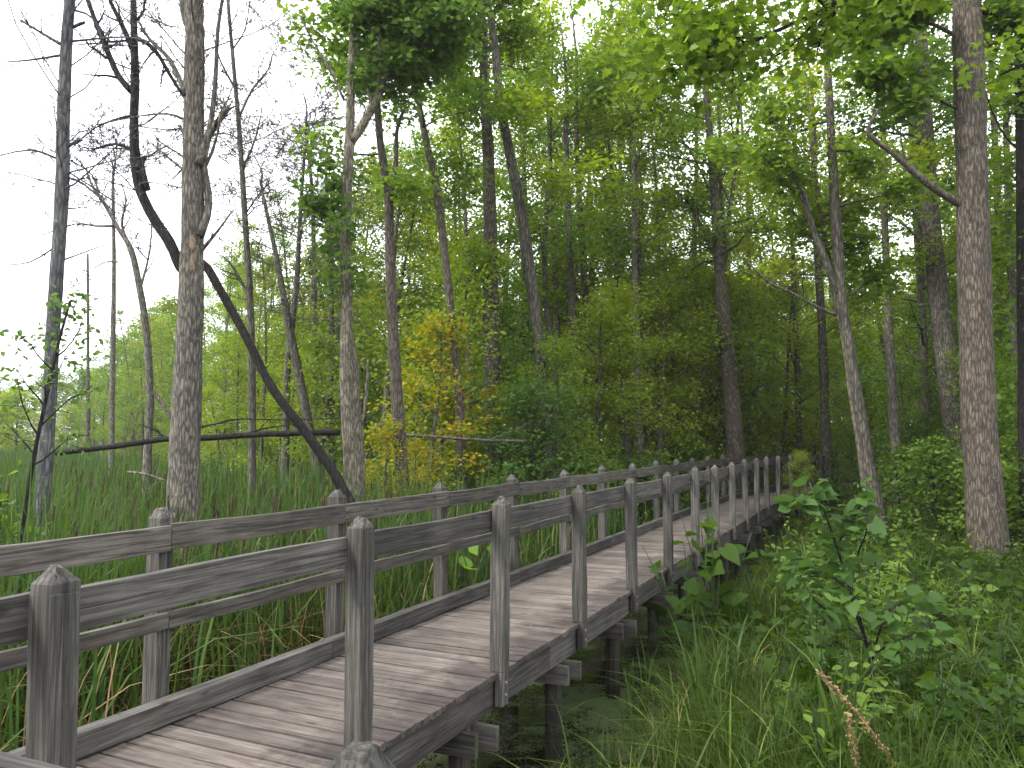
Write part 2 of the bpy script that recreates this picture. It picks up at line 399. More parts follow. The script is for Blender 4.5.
def bevel(o, w=0.004):
    md = o.modifiers.new('edge', 'BEVEL'); md.width = w; md.segments = 2; md.limit_method = 'ANGLE'

def board(name, a, b, thick, zc_h, mat, parent=walk, sag=0.0, wob=0.003, nseg=8):
    """board from a to b (centre line), thick across, zc_h tall; slightly warped"""
    a, b = Vector(a), Vector(b); d = b - a; Lh = d.length
    v, f = [], []
    ph = random.uniform(0, 6)
    for i in range(nseg + 1):
        t = i / nseg; x = (t - .5) * Lh
        dz = -sag * 4 * t * (1 - t) + wob * math.sin(ph + t * 5); dy = wob * math.cos(ph * 2 + t * 4)
        e1 = random.uniform(-.0015, .0015); e2 = random.uniform(-.0015, .0015)
        for (y, z) in ((-thick / 2, -zc_h / 2 + e1), (thick / 2, -zc_h / 2 + e1), (thick / 2, zc_h / 2 + e2), (-thick / 2, zc_h / 2 + e2)):
            v.append((x, y + dy, z + dz))
    for i in range(nseg):
        for k in range(4):
            a0 = i * 4 + k; a1 = i * 4 + (k + 1) % 4; f.append([a0, a0 + 4, a1 + 4, a1])
    f.append([0, 1, 2, 3]); f.append([nseg * 4 + k for k in (3, 2, 1, 0)])
    o = link(name, pydata(name, v, f), mat, parent)
    o.location = (a + b) / 2
    o.rotation_euler = (0, -math.asin(max(-1, min(1, d.z / Lh))), math.atan2(d.y, d.x))
    bevel(o)
    return o

PW = 0.10
def post_mesh(notch=True, out=1, top=1.16, low=-0.22):
    """square post; local x = along the walk, y = to the left; chamfered worn top; notched over the deck edge"""
    h = PW / 2; v, f = [], []
    rr = lambda k: random.uniform(-k, k)
    def ring(x0, x1, y0, y1, z, j=.0015, zj=0):
        b = len(v)
        for (x, y) in ((x0, y0), (x1, y0), (x1, y1), (x0, y1)): v.append((x + rr(j), y + rr(j), z + rr(zj)))
        return b
    def join(a, b):
        for k in range(4): f.append([a + k, a + (k + 1) % 4, b + (k + 1) % 4, b + k])
    yo = -h * .98 if out > 0 else -h * .1
    yi = h * .1 if out > 0 else h * .98
    if notch:
        r0 = ring(-h, h, yo, yi, low); r1 = ring(-h, h, yo, yi, 0.002); join(r0, r1); f.append([r0 + 3, r0 + 2, r0 + 1, r0])
        f.append([r1, r1 + 1, r1 + 2, r1 + 3])
        r2 = ring(-h, h, -h, h, 0.005); f.append([r2 + 3, r2 + 2, r2 + 1, r2])
    else:
        r2 = ring(-h, h, -h, h, low); f.append([r2 + 3, r2 + 2, r2 + 1, r2])
    prev = r2
    for z in (.35, .7, top - .085, top - .05):
        r = ring(-h, h, -h, h, z, .0015, .004 if z > 1 else 0); join(prev, r); prev = r
        r = ring(-h * .33, h * .33, -h * .33, h * .33, top, .008, .008); join(prev, r); f.append([r, r + 1, r + 2, r + 3])
    return pydata('post', v, f)

def post(s, off, out):
    o = link('post', post_mesh(True, out, 1.16 + random.uniform(-.015, .015), -.22 if out > 0 else -.3), 'wood_post', walk)
    p = bw(s, off); o.location = (p.x, p.y, 0)
    o.rotation_euler = (random.uniform(-.014, .014), random.uniform(-.014, .014), bw_head(s) + random.uniform(-.03, .03))
    bevel(o, .0035)
    # bolt heads that hold the post to the stringer
    side = -1 if out > 0 else 1
    for z in (-.07, -.15):
        if out < 0: break
        tb = Tubes(); tb.add([(0, side * .046, z), (0, side * .058, z)], [.011, .011], 6)
        link('bolt', tb.mesh('bolt'), 'steel', o)
    return o

S_END = 30.0
SR = [(2.47 - 5.26 + 1.42 * k) / HY for k in range(-1, 30)]
SR = [s for s in SR if s < S_END]
SL0 = (4.44 - (P3[1] + RY * -1.36)) / HY
SL = [SL0 + 1.575 * k for k in range(-3, 30)]; SL = [s for s in SL if s < S_END]
OFF_L = -1.365
for s in SR[1:]: post(s, 0.0, 1)
for s in SL: post(s, OFF_L, -1)
corner = (-1.80, 1.65)
# rails: one board over two spans on the straight, butted at posts
def rails(name, stations, off, z, h, mat, per=1, first=None):
    st = list(stations)
    if first is not None: st = [first] + st
    i = 0
    while i < len(st) - 1:
        j = min(i + per, len(st) - 1)
        a = bw(st[i], off, z + random.uniform(-.006, .006)); b = bw(st[j], off, z + random.uniform(-.006, .006))
        d = (b - a).normalized() * .002
        board(name, a + d, b - d, .038, h, mat, sag=random.uniform(0, .006))
        i = j
rails('top_rail', SR[1:], -.070, 1.0, .142, 'wood_long', 1, first=SR[0] + .28)
rails('top_rail', SL, -1.293, 1.0, .142, 'wood_far', 1)
rails('middle_rail', SL, -1.293, .545, .09, 'wood_far', 1)
# kerb along the left deck edge
i = 0
ks = [-6.2] + list(np.arange(-3.4, S_END, 3.2))
for a, b in zip(ks[:-1], ks[1:]):
    board('kerb', bw(a, -1.235, .070) , bw(b - .004, -1.235, .070), .09, .122, 'wood_dark' if False else 'wood_long')
# deck planks: each straight piece has local x across the walk
def deck(s0, s1, off0, off1, name='deck'):
    w, g = .124, .021; v, f = [], []
    c = bw((s0 + s1) / 2, (off0 + off1) / 2)
    hd = bw_head((s0 + s1) / 2)
    n = int((s1 - s0) / (w + g))
    e = Matrix.Rotation(-(hd - math.pi / 2), 4, 'Z')
    for k in range(n):
        a = s0 + k * (w + g); j0 = random.uniform(-.004, .004); j1 = random.uniform(-.004, .004); dz = random.uniform(-.004, .004)
        cr = random.uniform(-.0015, .0025)
        b = len(v)
        offs = [off0 + j0, off0 * .5 + off1 * .5, off1 + j1]
        for io, of in enumerate(offs):
            for (ss, z) in ((a, -.036), (a + w, -.036), (a + w, dz + cr), (a + w - .004, dz + cr + .003), (a + w / 2, dz), (a + .004, dz + .003 - cr), (a, dz - cr)):
                q = bw(ss, of, z) - c; q = e @ q; v.append((q.x, q.y, q.z - .003))
        nn = 7
        for io in range(2):
            for q in range(nn):
                a0 = b + io * nn + q; a1 = b + io * nn + (q + 1) % nn; f.append([a0, a1, a1 + nn, a0 + nn])
        f.append([b + q for q in reversed(range(nn))]); f.append([b + 2 * nn + q for q in range(nn)])
    o = link(name, pydata(name, v, f), 'wood_deck', walk); o.location = c; o.rotation_euler = (0, 0, hd - math.pi / 2)
    return o
deck(-6.2, S_ARC, -1.33, 0.012)
for a in np.arange(S_ARC, S_END - 1, 3.0): deck(a + .003, a + 3.0, -1.33, 0.012)
# stringers
for off in (-.045, -.66, -1.285):
    st = [-6.2, -2.6, 1.0, 4.6, 8.2, S_ARC] + list(np.arange(S_ARC + 2.4, S_END, 2.4))
    for a, b in zip(st[:-1], st[1:]):
        board('stringer', bw(a + .002, off, -.145), bw(b - .002, off, -.145), .042, .205, 'wood_long', wob=.001)
# bents: two cross beams clamped on two piles
def bent(s):
    for ds, ex in ((-.085, .05), (.085, .10)):
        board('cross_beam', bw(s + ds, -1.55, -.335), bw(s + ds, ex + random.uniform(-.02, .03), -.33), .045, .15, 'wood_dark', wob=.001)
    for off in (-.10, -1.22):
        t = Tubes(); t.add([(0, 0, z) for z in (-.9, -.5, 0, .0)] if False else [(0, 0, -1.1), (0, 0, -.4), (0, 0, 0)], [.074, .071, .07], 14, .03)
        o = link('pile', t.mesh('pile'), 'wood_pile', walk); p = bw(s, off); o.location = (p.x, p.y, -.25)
for s in SR[1:]: bent(s - .36)
# the section the photographer stands on
dA = Vector((.9143, -.4050, 0)); nA = Vector((.4050, .9143, 0)); cA = Vector((corner[0], corner[1], 0))
def pa(t, n, z=0): return cA + dA * t + nA * n + Vector((0, 0, z))
board('top_rail', pa(.0, 0.0, 1.0), pa(1.72, 0.0, 1.0), .038, .142, 'wood_long')
board('top_rail', pa(1.724, 0.0, 1.0), pa(3.5, 0.0, 1.0), .038, .142, 'wood_long')
for t in (.02, 1.72, 3.42):
    o = link('post', post_mesh(False, 1, 1.155, -.3), 'wood_post', walk)
    q = pa(t, .072); o.location = (q.x, q.y, 0); o.rotation_euler = (0, 0, math.atan2(dA.y, dA.x) + .1); bevel(o, .006)
v, f = [], []
for k in range(36):
    t = .12 + k * .143; vv, ff = box_arr(t, t + .137, -1.5, 0.06, -.04, random.uniform(-.003, .0)); b = len(v)
    v += [tuple((dA * y[0] + nA * y[1] + Vector((0, 0, y[2])))) for y in vv]; f += [[b + i for i in ff_] for ff_ in ff]
o = link('deck', pydata('deck', v, f), 'wood_deck', walk); o.location = cA
for n in (-.05, -1.4):
    board('stringer', pa(.12, n, -.145), pa(5.2, n, -.145), .042, .205, 'wood_long')
for t in (1.4, 4.2):
    for n in (-.1, -1.3):
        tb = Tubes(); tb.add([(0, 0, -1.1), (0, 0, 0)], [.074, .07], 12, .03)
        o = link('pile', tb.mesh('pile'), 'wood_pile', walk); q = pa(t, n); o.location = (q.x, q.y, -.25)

# ------------------------------------------------------------------ trees
def wander(p0, d, length, n, wig, up=0.0):
    pts = [Vector(p0)]; d = Vector(d).normalized(); st = length / n
    for i in range(n):
        d = (d + Vector((random.gauss(0, wig), random.gauss(0, wig), random.gauss(0, wig) + up))).normalized()
        pts.append(pts[-1] + d * st)
    return pts

def lerp_poly(pts, t):
    k = t * (len(pts) - 1); i = min(int(k), len(pts) - 2); return pts[i].lerp(pts[i + 1], k - i)

def twig_tree(tb, pts, r0, r1, depth, nsub, ratio=.55, wig=.16, up=.04, tips=None, spread=(.5, 1.1), tmin=.2, minr=.003):
    """spawns finer bare branches along a limb"""
    Lh = sum((b - a).length for a, b in zip(pts[:-1], pts[1:]))
    for k in range(nsub):
        t = random.uniform(tmin, .97); p = lerp_poly(pts, t)
        d = (lerp_poly(pts, min(1, t + .05)) - lerp_poly(pts, max(0, t - .05))).normalized()
        ax = d.cross(Vector((random.gauss(0, 1), random.gauss(0, 1), random.gauss(0, 1)))).normalized()
        nd = (Matrix.Rotation(random.uniform(*spread), 3, ax) @ d)
        ln = Lh * ratio * random.uniform(.5, 1.1) * (1.15 - .6 * t)
        rs = (r0 + (r1 - r0) * t) * random.uniform(.42, .62)
        rs = max(rs, minr)
        n = 5 if depth > 1 else 4
        q = wander(p, nd, ln, n, wig, up)
        tb.add(q, [rs * (1 - .75 * i / n) + minr * .4 for i in range(n + 1)], 5 if rs > .015 else 3, cap=False)
        if tips is not None: tips.append(q)
        if depth > 1: twig_tree(tb, q, rs, rs * .3, depth - 1, max(2, int(nsub * .75)), ratio, wig, up, tips, spread, .25, minr)

def cluster_leaves(polys, n, sig, size, rg):
    P = np.zeros((n, 3)); k = rg.integers(0, len(polys), n); t = rg.beta(1.6, 1.0, n)
    for i in range(n):
        q = lerp_poly(polys[k[i]], min(.999, t[i])); P[i] = (q.x, q.y, q.z)
    P += rg.normal(0, 1, (n, 3)) * np.array([sig, sig, sig * .55])
    return P, size * rg.uniform(.6, 1.3, n)

def forest_tree(seed, H, r0, cb, Rc, nb, nleaf, leaf, barkm, leafm, tmpl=KITE, lean=.03, prof='oval', sig=.28, nsub=4, name='tree', fork=False):
    random.seed(seed); rg = np.random.default_rng(seed)
    n = 12; pts = [Vector((0, 0, -.3))]; d = Vector((random.gauss(0, lean), random.gauss(0, lean), 1))
    for i in range(n):
        d = (d + Vector((random.gauss(0, .035), random.gauss(0, .035), .03))).normalized(); pts.append(pts[-1] + d * (H + .3) / n)
    tb = Tubes()
    rad = [r0 * (1.25 if i == 0 else 1) * (1 - .9 * (i / n) ** 1.1) + .012 for i in range(n + 1)]
    tb.add(pts, rad, 9, .06)
    polys = []
    for k in range(nb):
        t = cb + (1 - cb) * ((k + random.random()) / nb) * .97
        p = lerp_poly(pts, t); az = k * 2.4 + random.uniform(-.6, .6)
        f = (t - cb) / (1 - cb)
        w = {'oval': math.sin(math.pi * (.18 + .80 * f)) ** .8, 'cone': 1 - .85 * f, 'top': .45 + .75 * f * (1 if f < .75 else (1 - f) / .25 + .25)}[prof]
        ln = Rc * w * random.uniform(.65, 1.15); el = random.uniform(.15, .6) + .5 * f
        q = wander(p, (math.cos(az) * math.cos(el), math.sin(az) * math.cos(el), math.sin(el)), ln, 5, .12, .03)
        rb = max(.008, r0 * (1 - .85 * t) * .38)
        tb.add(q, [rb * (1 - .8 * i / 5) + .003 for i in range(6)], 5, cap=False)
        polys.append(q[2:])
        for j in range(nsub):
            tt = random.uniform(.25, .95); pp = lerp_poly(q, tt)
            a2 = az + random.choice((-1, 1)) * random.uniform(.4, 1.2); e2 = random.uniform(-.25, .5)
            l2 = ln * random.uniform(.3, .55) * (1.2 - .5 * tt)
            q2 = wander(pp, (math.cos(a2) * math.cos(e2), math.sin(a2) * math.cos(e2), math.sin(e2)), l2, 3, .15, .0)
            tb.add(q2, [rb * .4 * (1 - .7 * i / 3) + .002 for i in range(4)], 3, cap=False); polys.append(q2)
    polys.append(pts[-3:])
    root = empty(name)
    link('trunk', tb.mesh('trunk'), barkm, root)
    P, sz = cluster_leaves(polys, nleaf, sig, leaf, rg)
    link('crown', leaf_mesh('crown', P, sz, tmpl, up=.22, rg=rg), leafm, root)
    root['_h'] = H
    return root

# kinds of forest tree, each built once
KINDS = {}
def kind(key, *variants): KINDS[key] = [forest_tree(*a, **k) for a, k in variants]
kind('maple',
     ((11, 17, .15, .14, 2.9, 26, 10500, .125, 'bark_forest', 'leaf_green'), dict(name='maple_tree')),
     ((12, 18, .16, .20, 3.2, 26, 11000, .13, 'bark_forest', 'leaf_green'), dict(name='maple_tree')),
     ((13, 16, .12, .10, 2.6, 26, 10000, .125, 'bark_grey', 'leaf_lime'), dict(name='maple_tree')),
     ((14, 19, .17, .22, 3.3, 24, 10500, .13, 'bark_forest', 'leaf_dark'), dict(name='maple_tree')))
kind('far',
     ((51, 12, .16, .06, 4.2, 26, 7000, .25, 'bark_forest', 'leaf_green'), dict(name='tree', sig=.45)),
     ((52, 12, .16, .06, 3.8, 26, 7000, .25, 'bark_forest', 'leaf_lime'), dict(name='tree', sig=.45)),
     ((53, 11, .14, .06, 3.8, 26, 7000, .25, 'bark_forest', 'leaf_turning'), dict(name='tree', sig=.45)))
kind('slim',
     ((21, 15, .11, .40, 1.9, 18, 5600, .115, 'bark_grey', 'leaf_lime'), dict(name='young_maple_tree', prof='oval')),
     ((22, 16, .12, .45, 2.1, 18, 5800, .115, 'bark_forest', 'leaf_green'), dict(name='young_maple_tree')),
     ((23, 14, .10, .35, 1.8, 18, 5600, .115, 'bark_forest', 'leaf_turning'), dict(name='young_maple_tree')))
kind('sapling',
     ((31, 5.5, .045, .08, 1.5, 22, 5600, .085, 'bark_forest', 'leaf_lime'), dict(name='sapling', prof='oval', sig=.2)),
     ((32, 4.5, .04, .06, 1.4, 20, 5200, .085, 'bark_forest', 'leaf_green'), dict(name='sapling', sig=.2)),
     ((33, 6.0, .05, .10, 1.6, 22, 5600, .085, 'bark_forest', 'leaf_turning'), dict(name='sapling', sig=.22)),
     ((34, 5.0, .04, .06, 1.5, 22, 5600, .085, 'bark_forest', 'leaf_dark'), dict(name='sapling', sig=.2)))
kind('shrub',
     ((41, 2.2, .025, .05, 1.1, 18, 2600, .10, 'bark_dark', 'leaf_green'), dict(name='shrub', prof='oval', sig=.16)),
     ((42, 1.8, .02, .04, 1.1, 18, 2400, .10, 'bark_dark', 'leaf_dark'), dict(name='shrub', sig=.16)),
     ((43, 2.0, .02, .05, 1.0, 18, 2400, .10, 'bark_dark', 'leaf_herb_light'), dict(name='shrub', sig=.16)))
random.seed(99)

# where a plant stands, in words that can be found in the photograph
SLOTS = [(150, 'left of the thick grey snag'), (240, 'just right of the thick snag'), (330, 'around the leaning dark trunk'), (420, 'near the forked mossy trunk'),
         (520, 'behind the fallen pole'), (620, 'behind the middle of the far railing'), (700, 'where the railing narrows away'),
         (780, 'around the sturdy dark maple'), (880, 'around the crooked twin trunks'), (960, 'just left of the big brown trunk'), (2000, 'right of the big brown trunk')]
def slot(u):
    for a, b in SLOTS:
        if u < a: return b
    return SLOTS[-1][1]

used_first = set()
def plant(key, vi, x, y, sc, label, cat, group, rz=None, sz=None):
    src = KINDS[key][vi]
    if (key, vi) in used_first: r = copy_tree(src)
    else: r = src; used_first.add((key, vi))
    r.location = (x, y, ground_z(x, y)); r.rotation_euler = (0, 0, random.uniform(0, 6.28) if rz is None else rz)
    r.scale = (sc, sc, sz or sc)
    tag(r, label, cat, group)
    return r

def v_sky(u):
    xs = [-300, 0, 60, 110, 150, 200, 250, 300, 340, 420, 500, 560, 640]; ys = [385, 375, 368, 345, 285, 250, 205, 185, 150, 75, 10, -60, -150]
    return float(np.interp(u, xs, ys))

def y_front(u):
    return float(np.interp(u, [-200, 60, 130, 200, 260, 340, 420, 560, 700, 800, 860, 1024, 1150], [75, 70, 46, 36, 27, 22, 19, 19, 23, 22, 19, 17, 15]))

spots = []
def ok(x, y, dmin):
    s, off = side_of(x, y)
    if -2.6 < off < 1.1 and -8 < s < S_END + 2: return False
    if 12 < s < 21 and 1.0 < off < 2.4: return False
    return all((x - a) ** 2 + (y - b) ** 2 > dmin * dmin for a, b in spots)

big_kind = ['slender mid green maple', 'slender mid green maple', 'slender lime green maple', 'slender dark green maple']
slim_kind = ['thin young lime maple', 'thin young green maple', 'thin young yellowing maple']
n_tree = 0
for tries in range(9000):
    if n_tree >= 150: break
    u = random.uniform(-140, 1190); yf = y_front(u)
    y = yf + (random.random() ** 1.4) * (46 if u > 260 else 60)
    x = (u - 512) / F * y
    if not ok(x, y, 1.9 if y < 40 else 2.6): continue
    vt = v_sky(u)
    far = y - yf
    slim = random.random() < .45
    key = 'slim' if slim else 'maple'; vi = random.choices(range(len(KINDS[key])), [5, 4, 2] if slim else [3, 2, 4, 1])[0]
    h0 = KINDS[key][vi]['_h']
    ztop = at(u, vt + random.uniform(0, 70 if u < 420 else 40), y).z
    hmax = ztop - ground_z(x, y)
    h = min(hmax, h0 * random.uniform(.9, 1.15))
    if h < 4.0: continue
    sc = h / h0
    if sc < .55: sxy = max(sc, .5)
    else: sxy = sc
    spots.append((x, y)); n_tree += 1
    k = (slim_kind if slim else big_kind)[vi]
    dist = 'at the woods edge' if far < 8 else 'deep in the woods'
    plant(key, vi, x, y, sxy, f'{k} {dist}, {slot(u)}', 'tree', 'maples of the woods', sz=sc)
n_s = 0
for tries in range(4000):
    if n_s >= 48: break
    u = random.uniform(-160, 1180); y = random.uniform(62, 120) if u < 300 else random.uniform(48, 85); x = (u - 512) / F * y
    if not ok(x, y, 3.2): continue
    vi = random.randrange(3)
    h = min(at(u, v_sky(u) + random.uniform(-5, 40), y).z - ground_z(x, y), random.uniform(9, 15))
    spots.append((x, y)); n_s += 1
    plant('far', vi, x, y, max(.75, h / 12), f"distant {['green', 'lime green', 'yellowing'][vi]} round crowned tree closing the view, {slot(u)}", 'tree', 'distant trees closing the view', sz=h / 12)
for u in range(690, 910, 24):
    y = random.uniform(52, 70); uu = u + random.uniform(-5, 5); x = (uu - 512) / F * y; vi = random.randrange(2); spots.append((x, y))
    plant('far', vi, x, y, random.uniform(.9, 1.2), f"distant {['green', 'lime green'][vi]} round crowned tree closing the view, {slot(uu)}", 'tree', 'distant trees closing the view')
for u in range(-60, 170, 13):
    y = random.uniform(72, 105); uu = u + random.uniform(-5, 5); x = (uu - 512) / F * y; vi = random.choice((0, 2, 2)) if u < 60 else random.randrange(3)
    h = at(uu, v_sky(uu) + random.uniform(-4, 42), y).z - ground_z(x, y); spots.append((x, y))
    plant('far', vi, x, y, h / 12 * random.uniform(.9, 1.2), f"low distant {['green', 'lime green', 'yellowing'][vi]} tree on the left horizon", 'tree', 'low trees on the left horizon', sz=h / 12)
for u, y, vi, sc in ((455, 33, 2, 1.1), (520, 30, 0, 1.15), (590, 31, 2, 1.15), (622, 36, 0, 1.3), (645, 29, 2, 1.1), (700, 32, 0, 1.2), (752, 30, 2, 1.15), (800, 27, 2, 1.05)):
    x = (u - 512) / F * y; spots.append((x, y))
    plant('maple', vi, x, y, sc, f'{big_kind[vi]} with a full crown, {slot(u)}', 'tree', 'full crowned maples of the woods')
for u, y, sc in ((560, 18.6, .9), (600, 20.5, 1.1), (632, 21, 1.2), (655, 22, 1.3), (690, 24.5, 1.4), (705, 26, 1.5), (758, 25, 1.4), (778, 27, 1.5)):
    x = (u - 512) / F * y; spots.append((x, y))
    plant('sapling', 0, x, y, sc, f'fresh lime green sapling at the woods edge, {slot(u)}', 'sapling', 'fresh saplings along the woods edge')
n_s = 0
sap_kind = ['lime green sapling leafy to the ground', 'green sapling leafy to the ground', 'yellowing sapling leafy to the ground', 'dark green sapling leafy to the ground']
for tries in range(6000):
    if n_s >= 150: break
    u = random.uniform(120, 1120); yf = y_front(u)
    y = yf - 1 + (random.random() ** 1.2) * 22; x = (u - 512) / F * y
    if 825 < u < 912 and y < 17.5: continue
    if not ok(x, y, 1.3): continue
    vi = random.choices(range(4), [5, 3, 1, 2])[0]
    sc = random.uniform(.7, 1.9)
    vt = v_sky(u)
    if at(u, vt, y).z < 4 : sc *= .6
    spots.append((x, y)); n_s += 1
    plant('sapling', vi, x, y, sc, f'{sap_kind[vi]}, {slot(u)}', 'sapling', 'saplings under the trees')
n_s = 0
for tries in range(6000):
    if n_s >= 75: break
    u = random.uniform(330, 1130); yf = y_front(u)
    y = yf - 3.5 + random.random() * 9; x = (u - 512) / F * y
    if 825 < u < 912 and y < 17.5: continue
    if not ok(x, y, 1.0): continue
    vi = random.randrange(3); spots.append((x, y)); n_s += 1
    plant('shrub', vi, x, y, random.uniform(.6, 1.1), f"{['green', 'dark green', 'bright green'][vi]} leafy shrub on the forest floor, {slot(u)}", 'shrub', 'shrubs on the forest floor')

# ---- the trees that can be told apart, each built where it stands
def px_path(pts, Y):
    out = []
    for q in pts:
        out.append(at(q[0], q[1], Y + (q[3] if len(q) > 3 else 0)))
    return out

def smooth(pts, rad, sub=3):
    P, Rr = [], []
    n = len(pts)
    for i in range(n - 1):
        p0, p1, p2, p3 = pts[max(0, i - 1)], pts[i], pts[i + 1], pts[min(n - 1, i + 2)]
        for k in range(sub):
            t = k / sub
            P.append(.5 * ((2 * p1) + (p2 - p0) * t + (2 * p0 - 5 * p1 + 4 * p2 - p3) * t * t + (3 * p1 - p0 - 3 * p2 + p3) * t ** 3))
            Rr.append(rad[i] + (rad[i + 1] - rad[i]) * t)
    P.append(pts[-1]); Rr.append(rad[-1])
    return P, Rr

def hero(name, label, cat, Y, trunk, bark, limbs=(), twigs=None, crown=None, seed=1, base_z=None, extend=0.0, rough=.05, leafm='leaf_green', leaf=.12, tmpl=MAPLE, up=.3, sig=None):
    """trunk: (u, v, width px) from base up at depth Y"""
    random.seed(seed); rg = np.random.default_rng(seed)
    pts = px_path(trunk, Y); rad = [q[2] * Y / F / 2 for q in trunk]
    if base_z is not None:
        d = (pts[0] - pts[1]); d = d / abs(d.z) if abs(d.z) > 1e-3 else Vector((0, 0, -1))
        pts.insert(0, pts[0] + d * (pts[0].z - base_z)); rad.insert(0, rad[0] * 1.5)
    if extend:
        d = (pts[-1] - pts[-2]).normalized(); pts += [pts[-1] + d * extend * .5 + Vector((.1, 0, 0)), pts[-1] + d * extend]; rad += [rad[-1] * .6, rad[-1] * .15 + .005]
    tp, tr = smooth(pts, rad, 4)
    tb = Tubes(); org = tp[0].copy()
    loc = lambda q: q - org
    tb.add([loc(q) for q in tp], tr, 14, rough)
    polys = []
    for lb in limbs:
        lp = px_path(lb['p'], Y); n = len(lp)
        lr = [(lb['w'][0] + (lb['w'][1] - lb['w'][0]) * i / (n - 1)) * Y / F / 2 for i in range(n)]
        sp_, sr_ = smooth(lp, lr, 3); sp_ = [loc(q) for q in sp_]
        tb.add(sp_, sr_, 7, rough)
        tips = []
        if lb.get('t'): twig_tree(tb, sp_, sr_[0], sr_[-1], lb.get('d', 2), lb['t'], lb.get('ratio', .45), tips=tips, spread=lb.get('spread', (.4, 1.1)), minr=.00033 * Y)
        if lb.get('leafy'): polys += [t[1:] for t in tips] + [sp_[len(sp_) // 2:]]
    if twigs:
        top = [loc(q) for q in tp]
        for k in range(twigs['n']):
            t = random.uniform(twigs.get('t0', .5), .98); p = lerp_poly(top, t); az = random.uniform(0, 6.28); el = random.uniform(-.1, .7)
            rr = np.interp(t, np.linspace(0, 1, len(tr)), tr)
            q = wander(p, (math.cos(az) * math.cos(el), math.sin(az) * math.cos(el) * .7, math.sin(el)), twigs['len'] * random.uniform(.5, 1.2), 6, .16, .03)
            r1 = min(rr * .35, twigs.get('r', .025)) * random.uniform(.6, 1)
            tb.add(q, [r1 * (1 - .8 * i / 6) + .0035 for i in range(7)], 5, cap=False)
            tips = []
            twig_tree(tb, q, r1, r1 * .25, twigs.get('d', 2), twigs.get('sub', 4), .5 if twigs.get('leafy') else .66, tips=tips, minr=.0003 * Y if not twigs.get('leafy') else .0025)
            if twigs.get('leafy'): polys += [x[1:] for x in tips] + [q[2:]]
    root = empty(name, org)
    tr_o = link('trunk', tb.mesh('trunk'), bark, root)
    if crown or polys:
        Ps, Ss = [], []
        if polys and (crown or {}).get('n', 0):
            P, s_ = cluster_leaves(polys, crown['n'], crown.get('sig', .2), leaf, rg); Ps.append(P); Ss.append(s_)
        for (u, v, dY, rr, n) in (crown or {}).get('blobs', ()):
            c = loc(at(u, v, Y + dY)); nt_ = max(4, n // 60)
            sub = [Vector((c.x + rg.normal(0, rr * .55), c.y + rg.normal(0, rr * .55), c.z + rg.normal(0, rr * .4))) for _ in range(nt_)]
            pl = []
            for s0 in sub:
                pl.append([s0, s0 + Vector((rg.normal(0, rr * .25), rg.normal(0, rr * .25), rg.normal(0, .08)))])
                tb2 = None
            P, s_ = cluster_leaves(pl, n, .16, leaf, rg); Ps.append(P); Ss.append(s_)
        link('crown', leaf_mesh('crown', np.concatenate(Ps), np.concatenate(Ss), tmpl, up=up, rg=rg), leafm, root)
    tag(root, label, cat)
    spots.append((org.x, org.y))
    return root, tr_o, tp, tr

# slim leaning trunk at the far left
hero('dead_tree', 'slim blue grey trunk with short stubs at the far left, bare twigs high up', 'tree', 9.0,
     [(38, 560, 15.2), (47, 440, 13.8), (52, 350, 13.1), (57, 270, 13.1), (62, 190, 13.1), (64, 100, 12.4), (70, 0, 10.3)], 'bark_blue',
     limbs=[dict(p=[(62, 45), (45, 35), (20, 20)], w=(4, 2), t=3), dict(p=[(66, 42), (85, 40), (125, 37), (160, 44)], w=(3, 1), t=4),
            dict(p=[(60, 160), (30, 150), (-10, 158)], w=(3, 1), t=5), dict(p=[(63, 150), (75, 142), (82, 140)], w=(4, 3)), dict(p=[(65, 30), (80, 24), (85, 22)], w=(4, 3)),
            dict(p=[(58, 245), (30, 262), (2, 265)], w=(2, 1), t=2, d=1), dict(p=[(62, 55), (30, 60), (3, 62)], w=(3, 1), t=5), dict(p=[(61, 175), (85, 185), (112, 210)], w=(3, 1.5), t=5),
            dict(p=[(58, 262), (85, 252), (104, 245)], w=(2, 1), t=1, d=1), dict(p=[(66, 8), (95, 20), (105, 60)], w=(3, 1), t=4)],
     twigs=dict(n=18, len=1.6, t0=.5, sub=6, r=.009, d=3), seed=3, base_z=-1.15, extend=2.5)
# thick grey snag
snag, snag_trunk, tp, tr = hero('dead_tree', 'thick grey snag with a torn tan scars and bare crooked branches', 'tree', 11.0,
     [(183, 520, 33), (184, 470, 30), (187, 400, 28), (190, 330, 26), (192, 260, 23), (193, 180, 21), (194, 100, 20), (195, 40, 19.5), (194, 0, 19)], 'bark_grey',
     limbs=[dict(p=[(200, 236, 0, -.1), (209, 205), (204, 165), (208, 140), (215, 90), (218, 30), (226, -20)], w=(9, 3), t=9, d=2),
            dict(p=[(198, 165, 0, -.1), (206, 140), (218, 122), (229, 108)], w=(9, 5), t=3),
            dict(p=[(186, 95, 0, -.1), (170, 60), (150, 40), (139, 22)], w=(6, 2), t=5), dict(p=[(186, 120), (168, 114), (140, 116), (95, 125)], w=(3, 1), t=4),
            dict(p=[(186, 172), (165, 155), (150, 142)], w=(3, 1), t=2), dict(p=[(188, 25), (183, 5), (181, -20)], w=(9, 6), t=3),
            dict(p=[(197, 256), (208, 243), (220, 228), (233, 210)], w=(5, 1.5), t=3)],
     twigs=dict(n=18, len=1.8, t0=.55, sub=6, r=.010, d=3), seed=5, base_z=-1.2, extend=3.5, rough=.06)
